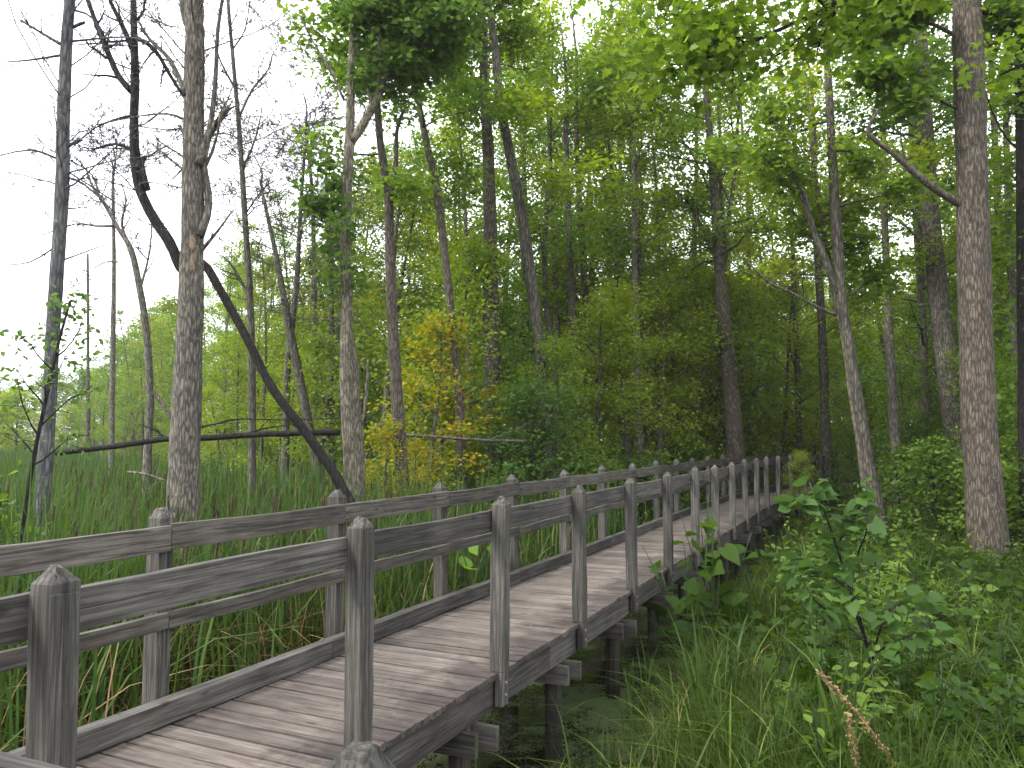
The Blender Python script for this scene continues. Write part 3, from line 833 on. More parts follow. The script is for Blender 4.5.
# torn patch of bare wood on the snag, wrapped on its trunk
def scar(trunk_o, tp, tr, org, v0, v1, a0, a1, name):
    cand = [i for i in range(len(tp)) if True]
    zs0, zs1 = at(192, v1, 11).z, at(192, v0, 11).z
    v, f = [], []; nz, na = 12, 8
    for i in range(nz + 1):
        z = zs0 + (zs1 - zs0) * i / nz
        k = min(range(len(tp) - 1), key=lambda j: abs(tp[j].z - z)); k = max(0, min(len(tp) - 2, k if tp[k].z <= z else k - 1))
        t = (z - tp[k].z) / (tp[k + 1].z - tp[k].z); c = tp[k].lerp(tp[k + 1], t); r = tr[k] + (tr[k + 1] - tr[k]) * t
        w = (math.sin(math.pi * (i + .4) / (nz + .8)) ** .5)
        lo = (a0 + a1) / 2 - (a1 - a0) / 2 * w * random.uniform(.7, 1.15); hi = (a0 + a1) / 2 + (a1 - a0) / 2 * w * random.uniform(.7, 1.15)
        for j in range(na + 1):
            a = lo + (hi - lo) * j / na; rr = r * (1.05 if 0 < j < na else .97) + random.uniform(0, .004)
            v.append((c.x - org.x + rr * math.cos(a), c.y - org.y + rr * math.sin(a), z - org.z))
    for i in range(nz):
        for j in range(na):
            a = i * (na + 1) + j; f.append([a, a + 1, a + na + 2, a + na + 1])
    o = link(name, pydata(name, v, f), 'bare_wood', snag); tag(o, 'torn tan patch of bare wood')
scar(snag_trunk, tp, tr, tp[0], 238, 252, R(-88), R(-50), 'bark_scar')
scar(snag_trunk, tp, tr, tp[0], 256, 272, R(-78), R(-55), 'bark_scar')
# the dark trunk that leans on it
hero('leaning_dead_tree', 'dark leaning dead trunk propped against the thick grey snag', 'tree', 11.9,
     [(343, 490, 11), (332, 470, 9.5), (300, 425, 9), (272, 388, 9), (245, 335, 8.5), (220, 290, 8.5), (203, 264, 9), (184, 272, 10), (170, 243, 11), (150, 212, 10), (138, 182, 9.5), (134, 140, 9), (135, 80, 8.5), (134, 30, 7), (134, -10, 6)], 'bark_dark',
     limbs=[dict(p=[(132, 92), (118, 75), (105, 45), (95, 20), (84, -10)], w=(7, 4), t=6), dict(p=[(132, 48), (122, 25), (112, 5), (104, -15)], w=(6, 3), t=4),
            dict(p=[(148, 190), (142, 165), (146, 156)], w=(6, 4)), dict(p=[(132, 150), (115, 144), (92, 150)], w=(4, 2), t=2, d=1),
            dict(p=[(137, 38), (155, 50), (170, 75), (186, 100)], w=(5, 3), t=6), dict(p=[(137, 20), (144, 10), (144, -10)], w=(3, 2), t=2),
            dict(p=[(137, 115), (120, 118), (95, 128), (72, 148)], w=(3, 1), t=3), dict(p=[(134, 40), (110, 42), (75, 45)], w=(3, 1), t=3)],
     twigs=dict(n=20, len=1.8, t0=.6, sub=6, r=.010, d=3), seed=9, base_z=-1.1, extend=1.5)
# bare crooked tree behind the fallen log
hero('dead_tree', 'crooked thin bare tree standing behind the fallen log, fine twigs against the sky', 'tree', 19.0,
     [(148, 440, 7.6), (150, 390, 6.8), (146, 330, 6.8), (140, 290, 6.8), (131, 250, 6.0), (118, 228, 4.2), (105, 205, 3.4), (92, 185, 2.5)], 'bark_grey',
     limbs=[dict(p=[(131, 250), (122, 225), (126, 200), (120, 180)], w=(4, 1), t=6), dict(p=[(114, 226), (95, 226), (75, 224), (40, 236)], w=(3, 1), t=6), dict(p=[(118, 262), (105, 262), (92, 270)], w=(2, 1), t=2),
            dict(p=[(146, 385), (160, 400), (175, 425)], w=(5, 4)), dict(p=[(100, 200), (92, 175), (70, 160), (50, 150)], w=(2, 1), t=6), dict(p=[(140, 290), (150, 250), (152, 210)], w=(3, 1), t=5)],
     seed=12, base_z=-1.0, extend=1.0)
hero('dead_tree', 'thin bare pole tree rising between the thick grey snag and the green woods', 'tree', 17.0,
     [(252, 450, 7.6), (252, 380, 7.6), (250, 300, 6.8), (245, 220, 6.0), (240, 140, 5.1), (234, 70, 4.2), (228, 0, 3.4)], 'bark_forest',
     limbs=[dict(p=[(242, 170), (255, 140), (262, 110)], w=(3, 1), t=5), dict(p=[(236, 90), (220, 60), (212, 30)], w=(3, 1), t=5), dict(p=[(238, 120), (252, 90), (268, 70), (272, 55)], w=(3, 1), t=6),
            dict(p=[(245, 215), (262, 190), (275, 180)], w=(2, 1), t=4), dict(p=[(232, 50), (245, 30), (250, 0)], w=(2, 1), t=5), dict(p=[(250, 300), (235, 270), (222, 255)], w=(4, 1), t=4)],
     twigs=dict(n=16, len=2.2, t0=.4, sub=6, r=.013, d=3), seed=14, base_z=-1.0, extend=2.0)
hero('dead_tree', 'faint bare tree with a fan of fine twigs left of the forked mossy trunk', 'tree', 26.0,
     [(316, 430, 6), (315, 330, 5), (314, 260, 5), (312, 190, 4), (306, 130, 3)], 'bark_grey', twigs=dict(n=30, len=3.2, t0=.45, sub=7, r=.016, d=3), seed=18, base_z=-.9, extend=1.5)
hero('dead_tree', 'faint bare tree with fine twigs just left of the crooked bare tree', 'tree', 30.0,
     [(112, 430, 5), (113, 340, 5), (114, 260, 4), (113, 180, 3)], 'bark_grey', twigs=dict(n=24, len=2.6, t0=.4, sub=6, r=.014, d=3), seed=19, base_z=-.9, extend=1.5)
hero('dead_tree', 'bare broken pole standing alone far off by the left horizon', 'tree', 55.0, [(88, 350, 3), (88, 300, 3), (87.5, 254, 2.5)], 'bark_forest', seed=15, base_z=-.9)
for i, (ps, Y) in enumerate([([(286, 430, 7), (288, 360, 7), (296, 290, 6), (300, 220, 4), (305, 150, 3)], 24), ([(312, 440, 9), (300, 380, 9), (288, 320, 8), (275, 250, 5), (262, 190, 3)], 21),
                             ([(331, 430, 6), (332, 340, 6), (330, 260, 5), (326, 170, 3)], 25)]):
    hero('dead_tree', ['pale thin bare tree, upright, in the gap right of the leaning dark trunk', 'thicker bare tree tilting left in the gap right of the leaning dark trunk', 'bare thin tree just left of the forked mossy trunk'][i], 'tree', Y, ps, 'bark_forest',
         twigs=dict(n=18, len=2.4, t0=.35, sub=6, r=.016, d=3), seed=16 + i, base_z=-1.0, extend=1.0)
# forked mossy trunk with a leafy limb
hero('forked_tree', 'forked pale mossy trunk snapped off on top, its dark limb carrying thick foliage', 'tree', 13.0,
     [(352, 490, 13.9), (349, 440, 13.1), (346, 380, 13.1), (347, 310, 12.3), (345, 250, 11.5), (347, 190, 10.7), (350, 130, 9.8), (351, 70, 7.4), (353, 34, 5.7)], 'bark_pale',
     limbs=[dict(p=[(351, 142), (363, 125), (376, 100), (388, 73), (405, 60), (420, 45), (432, 25), (440, -10)], w=(10, 4), t=14, d=2, leafy=True, ratio=.38),
            dict(p=[(346, 240), (330, 225), (318, 205)], w=(4, 1), t=5, leafy=True), dict(p=[(346, 255), (332, 245), (322, 240)], w=(3, 1), t=3, leafy=True),
            dict(p=[(344, 100), (330, 70), (312, 40), (300, 15)], w=(3, 1), t=6, d=2), dict(p=[(345, 160), (320, 150), (290, 140), (262, 138)], w=(2, 1), t=6)],
     crown=dict(n=1500, sig=.14, blobs=[(395, 25, 0, .4, 900), (425, 8, .3, .55, 1500), (447, 30, -.3, .4, 800), (383, 55, .3, .32, 450), (360, 14, 0, .35, 420), (412, 62, 0, .28, 330), (372, 85, .2, .22, 160), (440, 60, .4, .25, 250), (398, -15, 0, .5, 800), (352, -5, .4, .3, 300), (395, 95, .2, .2, 120), (335, 180, 0, .2, 110), (340, 205, 0, .2, 120), (320, 205, .3, .24, 110), (326, 165, .2, .2, 90), (354, 228, -.3, .22, 90), (343, 262, -.2, .22, 110), (330, 242, .4, .22, 80), (310, 185, 0, .18, 60), (352, 180, .3, .2, 70), (352, 285, .2, .2, 60), (335, 290, -.2, .15, 40)]),
     leafm='leaf_dark', leaf=.115, seed=21, base_z=-1.1)
# its paler neighbour with torn bark
hero('dead_tree', 'short split pale stub close behind the forked mossy trunk', 'tree', 13.6, [(358, 490, 14), (357, 440, 13), (355, 400, 11), (354, 362, 8), (353, 340, 4)], 'bark_pale', limbs=[dict(p=[(360, 430), (366, 395), (368, 360)], w=(5, 2))], seed=22, base_z=-1.0, rough=.12)
hero('maple_tree', 'thin dark maple with a crooked bare side branch right of the forked mossy trunk', 'tree', 14.5,
     [(403, 500, 13.6), (400, 440, 12.8), (396, 380, 11.9), (392, 310, 11.0), (390, 250, 10.2), (388, 195, 8.5), (380, 140, 7.6), (376, 80, 6.8), (372, 20, 5.1)], 'bark_brown',
     limbs=[dict(p=[(391, 198), (396, 165), (397, 130), (405, 108)], w=(6, 3)), dict(p=[(376, 90), (366, 60), (362, 20)], w=(3, 1), t=5, leafy=True)],
     twigs=dict(n=9, len=1.6, t0=.4, sub=4, leafy=True), crown=dict(n=4200, sig=.24), seed=23, base_z=-1.0, extend=3, leafm='leaf_green', leaf=.14, tmpl=KITE)
hero('maple_tree', 'very thin maple pole with a small high crown, third trunk from the forked mossy one', 'tree', 17.0,
     [(462, 470, 9), (459, 400, 9), (453, 330, 8), (446, 265, 8), (437, 190, 8), (426, 140, 7), (416, 85, 5)], 'bark_brown',
     twigs=dict(n=16, len=2.1, t0=.5, sub=5, leafy=True), crown=dict(n=7000, sig=.28), seed=24, base_z=-.9, extend=3, leaf=.14, tmpl=KITE, leafm='leaf_green')
hero('maple_tree', 'tall straight maple with reddish trunk and a high left limb, mid picture', 'tree', 19.0,
     [(493, 440, 19), (492, 380, 18), (491, 300, 16), (490, 220, 14), (488, 150, 12), (485, 90, 10), (483, 40, 9), (481, 0, 7)], 'bark_brown',
     limbs=[dict(p=[(486, 105), (470, 90), (455, 72), (440, 62), (425, 55)], w=(5, 2), t=8, leafy=True), dict(p=[(484, 60), (472, 40), (462, 30)], w=(4, 2), t=6, leafy=True)],
     twigs=dict(n=16, len=2.6, t0=.45, sub=5, leafy=True), crown=dict(n=10500, sig=.3), seed=25, base_z=-.8, extend=4, leaf=.15, tmpl=KITE, leafm='leaf_green')
hero('maple_tree', 'tall maple whose curved trunk leans left over the tall straight maple', 'tree', 18.5,
     [(546, 430, 11), (542, 380, 12), (536, 320, 12), (528, 260, 12), (519, 200, 11), (509, 150, 10), (500, 100, 9), (494, 40, 8), (488, 0, 6)], 'bark_forest',
     twigs=dict(n=16, len=2.4, t0=.45, sub=5, leafy=True), crown=dict(n=10500, sig=.3), seed=26, base_z=-.8, extend=4, leaf=.15, tmpl=KITE, leafm='leaf_lime')
hero('maple_tree', 'sturdy dark maple forking low, rising behind the far end of the railing', 'tree', 22.5,
     [(736, 470, 19), (734, 430, 17), (730, 380, 16), (724, 320, 14), (720, 270, 12), (716, 220, 9), (712, 160, 8), (706, 90, 6), (700, 10, 4)], 'bark_brown',
     limbs=[dict(p=[(722, 290), (725, 240), (733, 190), (738, 120), (742, 60)], w=(7, 2), t=10, leafy=True), dict(p=[(720, 270), (706, 235), (690, 205), (675, 190)], w=(5, 2), t=8, leafy=True),
            dict(p=[(728, 360), (712, 345), (700, 330)], w=(4, 1), t=5, leafy=True), dict(p=[(733, 385), (748, 360), (765, 345)], w=(4, 1), t=5, leafy=True)],
     twigs=dict(n=18, len=3.2, t0=.3, sub=5, leafy=True, r=.04), crown=dict(n=9500, sig=.3), seed=27, base_z=-.75, extend=4, leaf=.16, tmpl=KITE, leafm='leaf_green')
hero('maple_tree', 'crooked lichen marked trunk with a broken pale stub, left of the big brown trunk', 'tree', 15.5,
     [(886, 556, 14.4), (878, 510, 13.0), (868, 460, 11.5), (858, 400, 10.8), (849, 345, 10.1), (842, 300, 9.4), (838, 250, 10.8), (834, 190, 9.4), (830, 110, 7.9), (825, 20, 5.8)], 'bark_forest',
     limbs=[dict(p=[(842, 297), (826, 262), (812, 225), (800, 190), (785, 150), (770, 110)], w=(8, 3), t=10, leafy=True), dict(p=[(836, 315), (815, 306), (790, 292), (768, 282), (748, 262)], w=(4, 1.5), t=4, d=1)],
     twigs=dict(n=12, len=2.6, t0=.5, sub=5, leafy=True, r=.035), crown=dict(n=6500, sig=.25), seed=28, base_z=-.8, extend=4, leaf=.13, tmpl=MAPLE, leafm='leaf_green')
hero('maple_tree', 'straighter pale twin trunk standing close behind the crooked one', 'tree', 16.5,
     [(872, 540, 11.0), (868, 500, 10.2), (862, 450, 9.3), (853, 400, 7.6), (845, 340, 6.8), (832, 280, 6.0), (822, 220, 5.1), (812, 150, 4.2)], 'bark_pale',
     twigs=dict(n=10, len=2.2, t0=.5, sub=5, leafy=True), crown=dict(n=3500, sig=.25), seed=29, base_z=-.8, extend=3, leaf=.13, tmpl=KITE, leafm='leaf_lime')
hero('maple_tree', 'grey trunk leaning behind the big brown trunk, half hidden by it', 'tree', 19.0,
     [(966, 520, 18.7), (958, 460, 18.7), (950, 400, 18.7), (944, 340, 18.7), (937, 280, 18.7), (930, 210, 17.0), (926, 130, 14.4), (922, 50, 11.9), (918, -20, 8.5)], 'bark_grey',
     twigs=dict(n=14, len=3, t0=.5, sub=5, leafy=True, r=.04), crown=dict(n=7500, sig=.28), seed=30, base_z=-.75, extend=4, leaf=.15, tmpl=KITE, leafm='leaf_dark')
hero('maple_tree', 'big brown trunk with pale patches and one crooked dead branch near the right edge', 'tree', 12.8,
     [(992, 572, 42.8), (988, 540, 37.6), (983, 480, 33.3), (979, 420, 31.6), (976, 340, 30.8), (974, 260, 30.8), (972, 180, 28.2), (970, 100, 29.1), (968, 40, 29.1), (966, -20, 25.6), (965, -80, 23.1)], 'bark_brown',
     limbs=[dict(p=[(964, 206), (950, 198), (930, 185), (912, 170), (895, 155), (873, 138), (868, 128), (880, 108)], w=(9, 3), t=2, d=1), dict(p=[(978, 10), (1000, 15), (1020, 30)], w=(8, 3), t=6, leafy=True), dict(p=[(960, 110), (930, 95), (905, 85), (880, 70)], w=(4, 2), t=8, leafy=True),
            dict(p=[(962, 40), (935, 25), (905, 20), (860, 30)], w=(5, 2), t=10, leafy=True)],
     twigs=dict(n=8, len=2.4, t0=.75, sub=5, leafy=True, r=.04), crown=dict(n=6000, sig=.22), seed=31, base_z=-.8, extend=5, leaf=.14, leafm='leaf_green', rough=.03)
hero('maple_tree', 'dark upright trunk cut by the right edge of the picture', 'tree', 14.0,
     [(1030, 560, 16.5), (1027, 450, 15.0), (1025, 340, 13.5), (1023, 220, 12.0), (1021, 110, 10.5), (1020, 0, 9.0)], 'bark_dark',
     twigs=dict(n=14, len=2.4, t0=.45, sub=5, leafy=True), crown=dict(n=5200, sig=.25), seed=32, base_z=-.75, extend=4, leaf=.14, tmpl=KITE, leafm='leaf_green')
hero('maple_tree', 'thin grey trunk with peeling pale bark in the undergrowth left of the big brown trunk', 'tree', 25.0,
     [(932, 460, 15), (930, 420, 15), (928, 380, 14), (925, 320, 13), (920, 240, 11), (912, 120, 8)], 'bark_pale',
     twigs=dict(n=12, len=2.6, t0=.5, sub=5, leafy=True), crown=dict(n=4500, sig=.3), seed=33, base_z=-.7, extend=4, leaf=.16, tmpl=KITE, leafm='leaf_green')
for i, (ps, Y, b, w) in enumerate([
        ([(826, 440, 9), (824, 380, 9), (822, 330, 8), (818, 260, 8), (814, 180, 6)], 24, 'bark_forest', 'slim straight trunk left of the crooked twin trunks, dark bark'),
        ([(660, 440, 7), (652, 390, 7), (645, 350, 7), (640, 270, 6), (636, 180, 5), (630, 90, 4)], 24, 'bark_grey', 'slim grey trunk curving left above the railing, left of the sturdy dark maple'),
        ([(582, 450, 8), (578, 390, 8), (573, 330, 8), (570, 250, 7), (566, 150, 6)], 23, 'bark_forest', 'slim trunk pair, left one, beyond the middle of the far railing'),
        ([(596, 450, 8), (594, 380, 8), (586, 300, 7), (580, 210, 6), (576, 120, 5)], 24, 'bark_brown', 'slim trunk pair, right one, beyond the middle of the far railing'),
        ([(1003, 330, 8), (1000, 270, 8), (998, 200, 7), (994, 120, 6), (990, 40, 5)], 23, 'bark_grey', 'slim grey trunk between the big brown trunk and the right edge'),
        ([(565, 440, 7), (560, 370, 7), (556, 300, 6), (552, 200, 5), (548, 100, 4)], 26, 'bark_forest', 'slim trunk just right of the maple that leans left')]):
    hero('maple_tree', w, 'tree', Y, ps, b, twigs=dict(n=12, len=2.4, t0=.4, sub=5, leafy=True), crown=dict(n=3800, sig=.28), seed=40 + i, base_z=-.8, extend=4, leaf=.15, tmpl=KITE, leafm=['leaf_green', 'leaf_lime'][i % 2])
# maple boughs reaching over from a tree outside the frame on the right
hero('overhanging_maple_tree', 'maple standing close on the right whose broad leaved boughs hang over the top', 'tree', 8.0,
     [(1130, 640, 40), (1120, 400, 36), (1112, 200, 33), (1105, 0, 30), (1100, -160, 24)], 'bark_dark',
     limbs=[dict(p=[(1106, -10), (1020, -40), (930, -30), (850, 0), (790, 25), (720, 55), (680, 60)], w=(9, 2), t=22, d=2, leafy=True, ratio=.22),
            dict(p=[(1106, -40), (1020, -75), (900, -60), (800, -40), (720, -20), (640, -5)], w=(8, 2), t=20, d=2, leafy=True, ratio=.22),
            dict(p=[(1110, 100), (1080, 70), (1040, 60), (1000, 75)], w=(6, 2), t=8, leafy=True)],
     crown=dict(n=3400, sig=.26, blobs=[(700, 5, 0, .6, 160)]), seed=50, base_z=-.8, extend=3, leaf=.11, leafm='leaf_green', up=.3)
# young trees with turning leaves at the marsh edge
for i, (u, v, Y, sc, vi, lab) in enumerate([(430, 470, 16.5, .9, 'leaf_yellow', 'young maple with yellow and orange leaves by the thin dark maple'),
                                            (462, 470, 17.6, .6, 'leaf_yellow', 'low yellowing sapling between the thin maple pole and the tall straight maple'),
                                            (415, 470, 15.2, .45, 'leaf_yellow', 'low yellow sapling at the foot of the thin dark maple'),
                                            (575, 455, 20.5, .75, 'leaf_turning', 'yellowing sapling in front of the slim trunk pair'),
                                            (385, 475, 14.2, .5, 'leaf_yellow', 'small yellow leaved maple sapling beside the forked mossy trunk'),
                                            (505, 450, 18.2, .62, 'leaf_yellow', 'orange tipped sapling at the foot of the tall straight maple')]):
    t = forest_tree(60 + i, 6.0, .05, .1, 1.5, 22, 3200, .13, 'bark_forest', vi, KITE, name='young_maple_tree', sig=.22)
    p = at(u, v, Y); t.location = (p.x, p.y, ground_z(p.x, p.y)); t.scale = (sc,) * 3
    tag(t, lab, 'sapling')
t = forest_tree(70, 3.6, .04, .05, 1.7, 24, 4800, .11, 'bark_dark', 'leaf_dark', KITE, name='bush', sig=.22)
p = at(535, 460, 17); t.location = (p.x, p.y, -1.0); tag(t, 'dense dark green bush at the marsh edge beneath the leaning maple', 'bush')
t = forest_tree(71, 4.1, .028, .6, .75, 12, 360, .085, 'bark_dark', 'leaf_dark', OVAL, name='sapling', sig=.12)
p = at(8, 400, 7.6); t.location = (p.x, p.y, -1.1); t.scale = (.8, .8, 1.0); tag(t, 'thin dark sapling with leaves only on top beside the slim blue grey trunk', 'sapling')
t = forest_tree(72, 2.2, .03, .1, .8, 16, 700, .13, 'bark_dark', 'leaf_green', OVAL, name='shrub', sig=.14)
p = at(5, 500, 7.8); t.location = (p.x, p.y, -1.1); tag(t, 'leafy green shrub at the left edge behind the far railing', 'shrub')

# fallen log lying across the marsh
def log(name, label, pts, w0, w1, Y, bark, subs=(), seed=0):
    random.seed(seed)
    P = px_path(pts, Y); org = P[0].copy(); n = len(P)
    rad = [(w0 + (w1 - w0) * i / (n - 1)) * Y / F / 2 for i in range(n)]
    a, r = smooth([q - org for q in P], rad, 3); tb = Tubes(); tb.add(a, r, 9, .1)
    for sbs, sw in subs:
        q = px_path(sbs, Y); rr = [(sw * (1 - .7 * i / (len(q) - 1))) * Y / F / 2 for i in range(len(q))]
        a, r = smooth([x - org for x in q], rr, 3); tb.add(a, r, 6, .08)
        twig_tree(tb, a, rr[0], rr[-1], 1, 3, .3)
    o = link(name, tb.mesh(name), bark); o.location = org
    tag(o, label, 'log'); return o
log('fallen_log', 'long thin fallen log lying level across the cattails behind the thick grey snag', [(56, 453), (90, 449), (130, 444), (166, 439), (205, 438), (250, 435), (300, 433), (340, 432)], 6, 6, 12.6, 'bark_dark',
    [([(166, 440), (190, 430), (215, 424), (240, 419), (290, 420), (340, 418)], 3), ([(240, 437), (262, 429), (300, 424)], 3), ([(166, 439), (155, 430), (138, 424)], 3)], 3)
log('fallen_log', 'thin fallen pole lying level among the saplings right of the forked mossy trunk', [(405, 435), (440, 437), (480, 440), (527, 441)], 3.5, 2.5, 15.5, 'bark_forest', [([(490, 440), (510, 432), (535, 420)], 2)], 4)
log('fallen_branch', 'short fallen branch tilted in the cattails left of the thick grey snag', [(128, 472), (145, 474), (166, 481)], 2.5, 2, 10.0, 'bark_pale', seed=5)

# ------------------------------------------------------------------ marsh on the left: cattails and sedge
random.seed(5); rng = np.random.default_rng(55)
def vis(x, y, z, m=20):
    u, v = proj((x, y, z)); return -m < u < 1024 + m and -m < v < 768 + m
# single cattail plants, nearest the railing
def cattail(i):
    r = empty('cattail')
    n = 9 + i % 3
    B = np.stack([rng.normal(0, .05, n), rng.normal(0, .05, n), np.zeros(n)], 1)
    link('leaves', blades_mesh('leaves', B, rng.uniform(1.5, 2.25, n), rng.uniform(.02, .032, n), rng.uniform(.05, .42, n), nseg=6), 'blade_cattail', r)
    hgt = random.uniform(1.55, 1.85); dx = random.uniform(-.08, .08)
    tb = Tubes(); tb.add([(0, 0, 0), (dx * .5, 0, hgt * .5), (dx, 0, hgt), (dx * 1.15, 0, hgt + .34)], [.006, .005, .004, .002], 5)
    st = link('stalk', tb.mesh('stalk'), 'stem_green', r)
    if i % 5 != 3:
        tb = Tubes(); z0 = hgt; pr = [.004, .011, .013, .013, .012, .004]
        tb.add([(dx, 0, z0 + .17 * k / 5) for k in range(6)], pr, 7)
        link('seed_head', tb.mesh('seed_head'), 'seed_head', st)
    return r
CT = [cattail(i) for i in range(7)]; used = set()
nct = 0; pts_ct = []
cs = [(170, 'left of the thick grey snag'), (330, 'between the thick snag and the leaning trunk'), (440, 'around the forked mossy trunk'), (560, 'in mid picture'), (2000, 'where the railing narrows away')]
for tries in range(20000):
    if nct >= 230: break
    off = -1.75 - abs(random.gauss(0, 1)) * 3.2 - .2; s = random.uniform(-3.5, 17)
    q = bw(s, off); x, y = q.x, q.y
    if off > -2.4 and random.random() < .75: continue
    if off > -3.2 and y < 6.8 and random.random() < .85: continue
    if y < 4.2 or y > 16 or not vis(x, y, .6, 5): continue
    if any((x - a) ** 2 + (y - b) ** 2 < .2 ** 2 for a, b in pts_ct): continue
    pts_ct.append((x, y)); i = random.randrange(7)
    r = CT[i] if i not in used else copy_tree(CT[i]); used.add(i); nct += 1
    r.location = (x, y, ground_z(x, y) - .02); r.rotation_euler = (random.gauss(0, .05), random.gauss(0, .05), random.uniform(0, 6.28)); sc = random.uniform(.72, 1.02) * (.8 if off > -2.4 else 1); r.scale = (sc,) * 3
    u = proj((x, y, 0))[0]
    w = next(t for a, t in cs if u < a)
    tag(r, f'tall green cattail plant behind the far railing, {w}', 'cattail', 'cattails beyond the far railing')
for i, r in enumerate(CT):
    if i not in used:
        for ch in list(r.children): bpy.data.objects.remove(ch)
        bpy.data.objects.remove(r)

def scatter(n, fx):
    out = []
    while len(out) < n:
        p = fx()
        if p is not None: out.append(p)
    return np.array(out)

def marsh_pt():
    y = 3.0 + 27 * random.random() ** 1.25; u = random.uniform(-160, 760); x = (u - 512) / F * y
    s, off = side_of(x, y)
    if off > -1.75 or s > S_END - 2: return None
    if off > -2.7 and random.random() < .75: return None
    if off > -3.4 and y < 7.5 and random.random() < .85: return None
    if vnoise(x, y, .35) < -.75 and random.random() < .7: return None
    return (x, y, ground_z(x, y))
B = scatter(24000, marsh_pt); d = B[:, 1]
hh = rng.uniform(1.45, 2.5, len(B)) * np.clip(.62 + .05 * B[:, 1], .8, 1) * (.93 + .1 * np.sin(B[:, 0] * 1.1) * np.cos(B[:, 1] * .9))
cn = np.array([vnoise(a, b, .55) for a, b in B[:, :2]]) + rng.normal(0, .35, len(B))
hh = hh * (1 + .12 * np.clip(cn, -1.2, 1.2))
for nm_, mk, mt_, fh in (('cattail_bed', cn > -.25, 'blade_cattail', 1.0), ('rush_bed', cn <= -.25, 'blade_grass', .8)):
    b_ = B[mk]
    o = link(nm_, blades_mesh(nm_, b_, hh[mk] * fh, rng.uniform(.02, .038, len(b_)) * np.clip(d[mk] / 12, 1, 1.8), rng.gamma(1.6, .16, len(b_)), nseg=5), mt_)
    tag(o, 'dense bed of green cattail leaves filling the marsh' if fh == 1 else 'paler rushes growing between the cattails', kind='stuff')
def far_marsh_pt():
    y = 28 + 45 * random.random(); u = random.uniform(-160, 330); x = (u - 512) / F * y
    return (x, y, ground_z(x, y)) if y < y_front(u) + 2 else None
b_ = scatter(7000, far_marsh_pt)
o = link('far_reeds', blades_mesh('far_reeds', b_, rng.uniform(1.3, 2.3, len(b_)), rng.uniform(.05, .11, len(b_)), rng.gamma(1.6, .14, len(b_)), nseg=3), 'blade_cattail'); tag(o, 'far reeds reaching to the distant trees', kind='stuff')
B = scatter(10500, marsh_pt)
o = link('dead_cattail_leaves', blades_mesh('dead_cattail_leaves', B, rng.uniform(.8, 1.9, len(B)), rng.uniform(.012, .022, len(B)), rng.uniform(.1, 1.2, len(B)), nseg=5), 'blade_dry'); tag(o, 'dry brown cattail leaves scattered through the marsh', kind='stuff')
# far-off seed heads, too many and too small to count
B = scatter(900, marsh_pt); B = B[B[:, 1] > 7]; tb = Tubes()
for b in B:
    z = b[2] + random.uniform(1.4, 1.9); tb.add([(b[0], b[1], b[2]), (b[0], b[1], z)], [.005, .004], 3, cap=False); tb.add([(b[0], b[1], z), (b[0], b[1], z + .03), (b[0], b[1], z + .15), (b[0], b[1], z + .17)], [.004, .013, .013, .004], 5)
o = link('cattail_seed_heads', tb.mesh('cattail_seed_heads'), 'seed_head'); tag(o, 'brown seed heads standing over the far cattail bed', kind='stuff')
# low bright sedge along the left of the walkway
def sedge_pt():
    s = random.uniform(-5.5, 14); off = -1.42 - abs(random.gauss(0, .9)) ; q = bw(s, off)
    if vnoise(q.x, q.y, .9) < -.45: return None
    if q.y < 2.6: return None
    return (q.x, q.y, ground_z(q.x, q.y))
B = scatter(17000, sedge_pt); nearw = np.clip((7 - B[:, 1]) / 4, 0, 1)
o = link('sedge', blades_mesh('sedge', B, rng.uniform(.35, .85, len(B)) * (1 + .15 * nearw), rng.uniform(.005, .011, len(B)), rng.gamma(2.2, .2, len(B)), nseg=4), 'blade_sedge'); tag(o, 'bright green sedge growing along the walkway edge', kind='stuff')
def dry_pt():
    s = random.uniform(-2.6, 3.6); off = -1.55 - abs(random.gauss(0, .8)); q = bw(s, off)
    return (q.x, q.y, ground_z(q.x, q.y)) if q.y > 3 else None
B = scatter(2200, dry_pt)
o = link('dry_sedge', blades_mesh('dry_sedge', B, rng.uniform(.4, .95, len(B)), rng.uniform(.007, .014, len(B)), rng.uniform(.3, 1.3, len(B)), nseg=5), 'blade_dry'); tag(o, 'limp brown sedge leaves by the walkway', kind='stuff')

# ------------------------------------------------------------------ right bank: grass and undergrowth
def bank_pt():
    y = 3.2 + 17 * random.random() ** 1.2; u = random.uniform(300, 1250); x = (u - 512) / F * y
    s, off = side_of(x, y)
    if off < .2 or s > S_END: return None
    z = ground_z(x, y)
    if z < -1.02 and random.random() < .82: return None
    if vnoise(x, y, .7) < -.45 and random.random() < .8: return None
    return (x, y, max(z, -1.1))
B = scatter(50000, bank_pt)
o = link('grass', blades_mesh('grass', B, rng.uniform(.3, .85, len(B)) * (1 + .35 * np.clip(np.sin(B[:, 0] * 1.9 + B[:, 1]) * np.cos(B[:, 1] * 1.4), -.6, 1)), rng.uniform(.005, .012, len(B)), rng.gamma(2.2, .3, len(B)), nseg=5), 'blade_grass'); tag(o, 'rank green grass covering the bank right of the walkway', kind='stuff')
B = scatter(3200, bank_pt)
half = np.arange(len(B)) % 3 > 0
for b_, mt_, nm_, tx_ in ((B[half], 'blade_grass', 'long_grass', 'long arching dark green grass blades over the bank'), (B[~half], 'blade_sedge', 'pale_long_grass', 'long arching pale green grass blades over the bank')):
    tag(link(nm_, blades_mesh(nm_, b_, rng.uniform(.7, 1.25, len(b_)), rng.uniform(.008, .015, len(b_)), rng.uniform(.35, 1.3, len(b_)), nseg=7), mt_), tx_, kind='stuff')
B = scatter(7000, bank_pt)
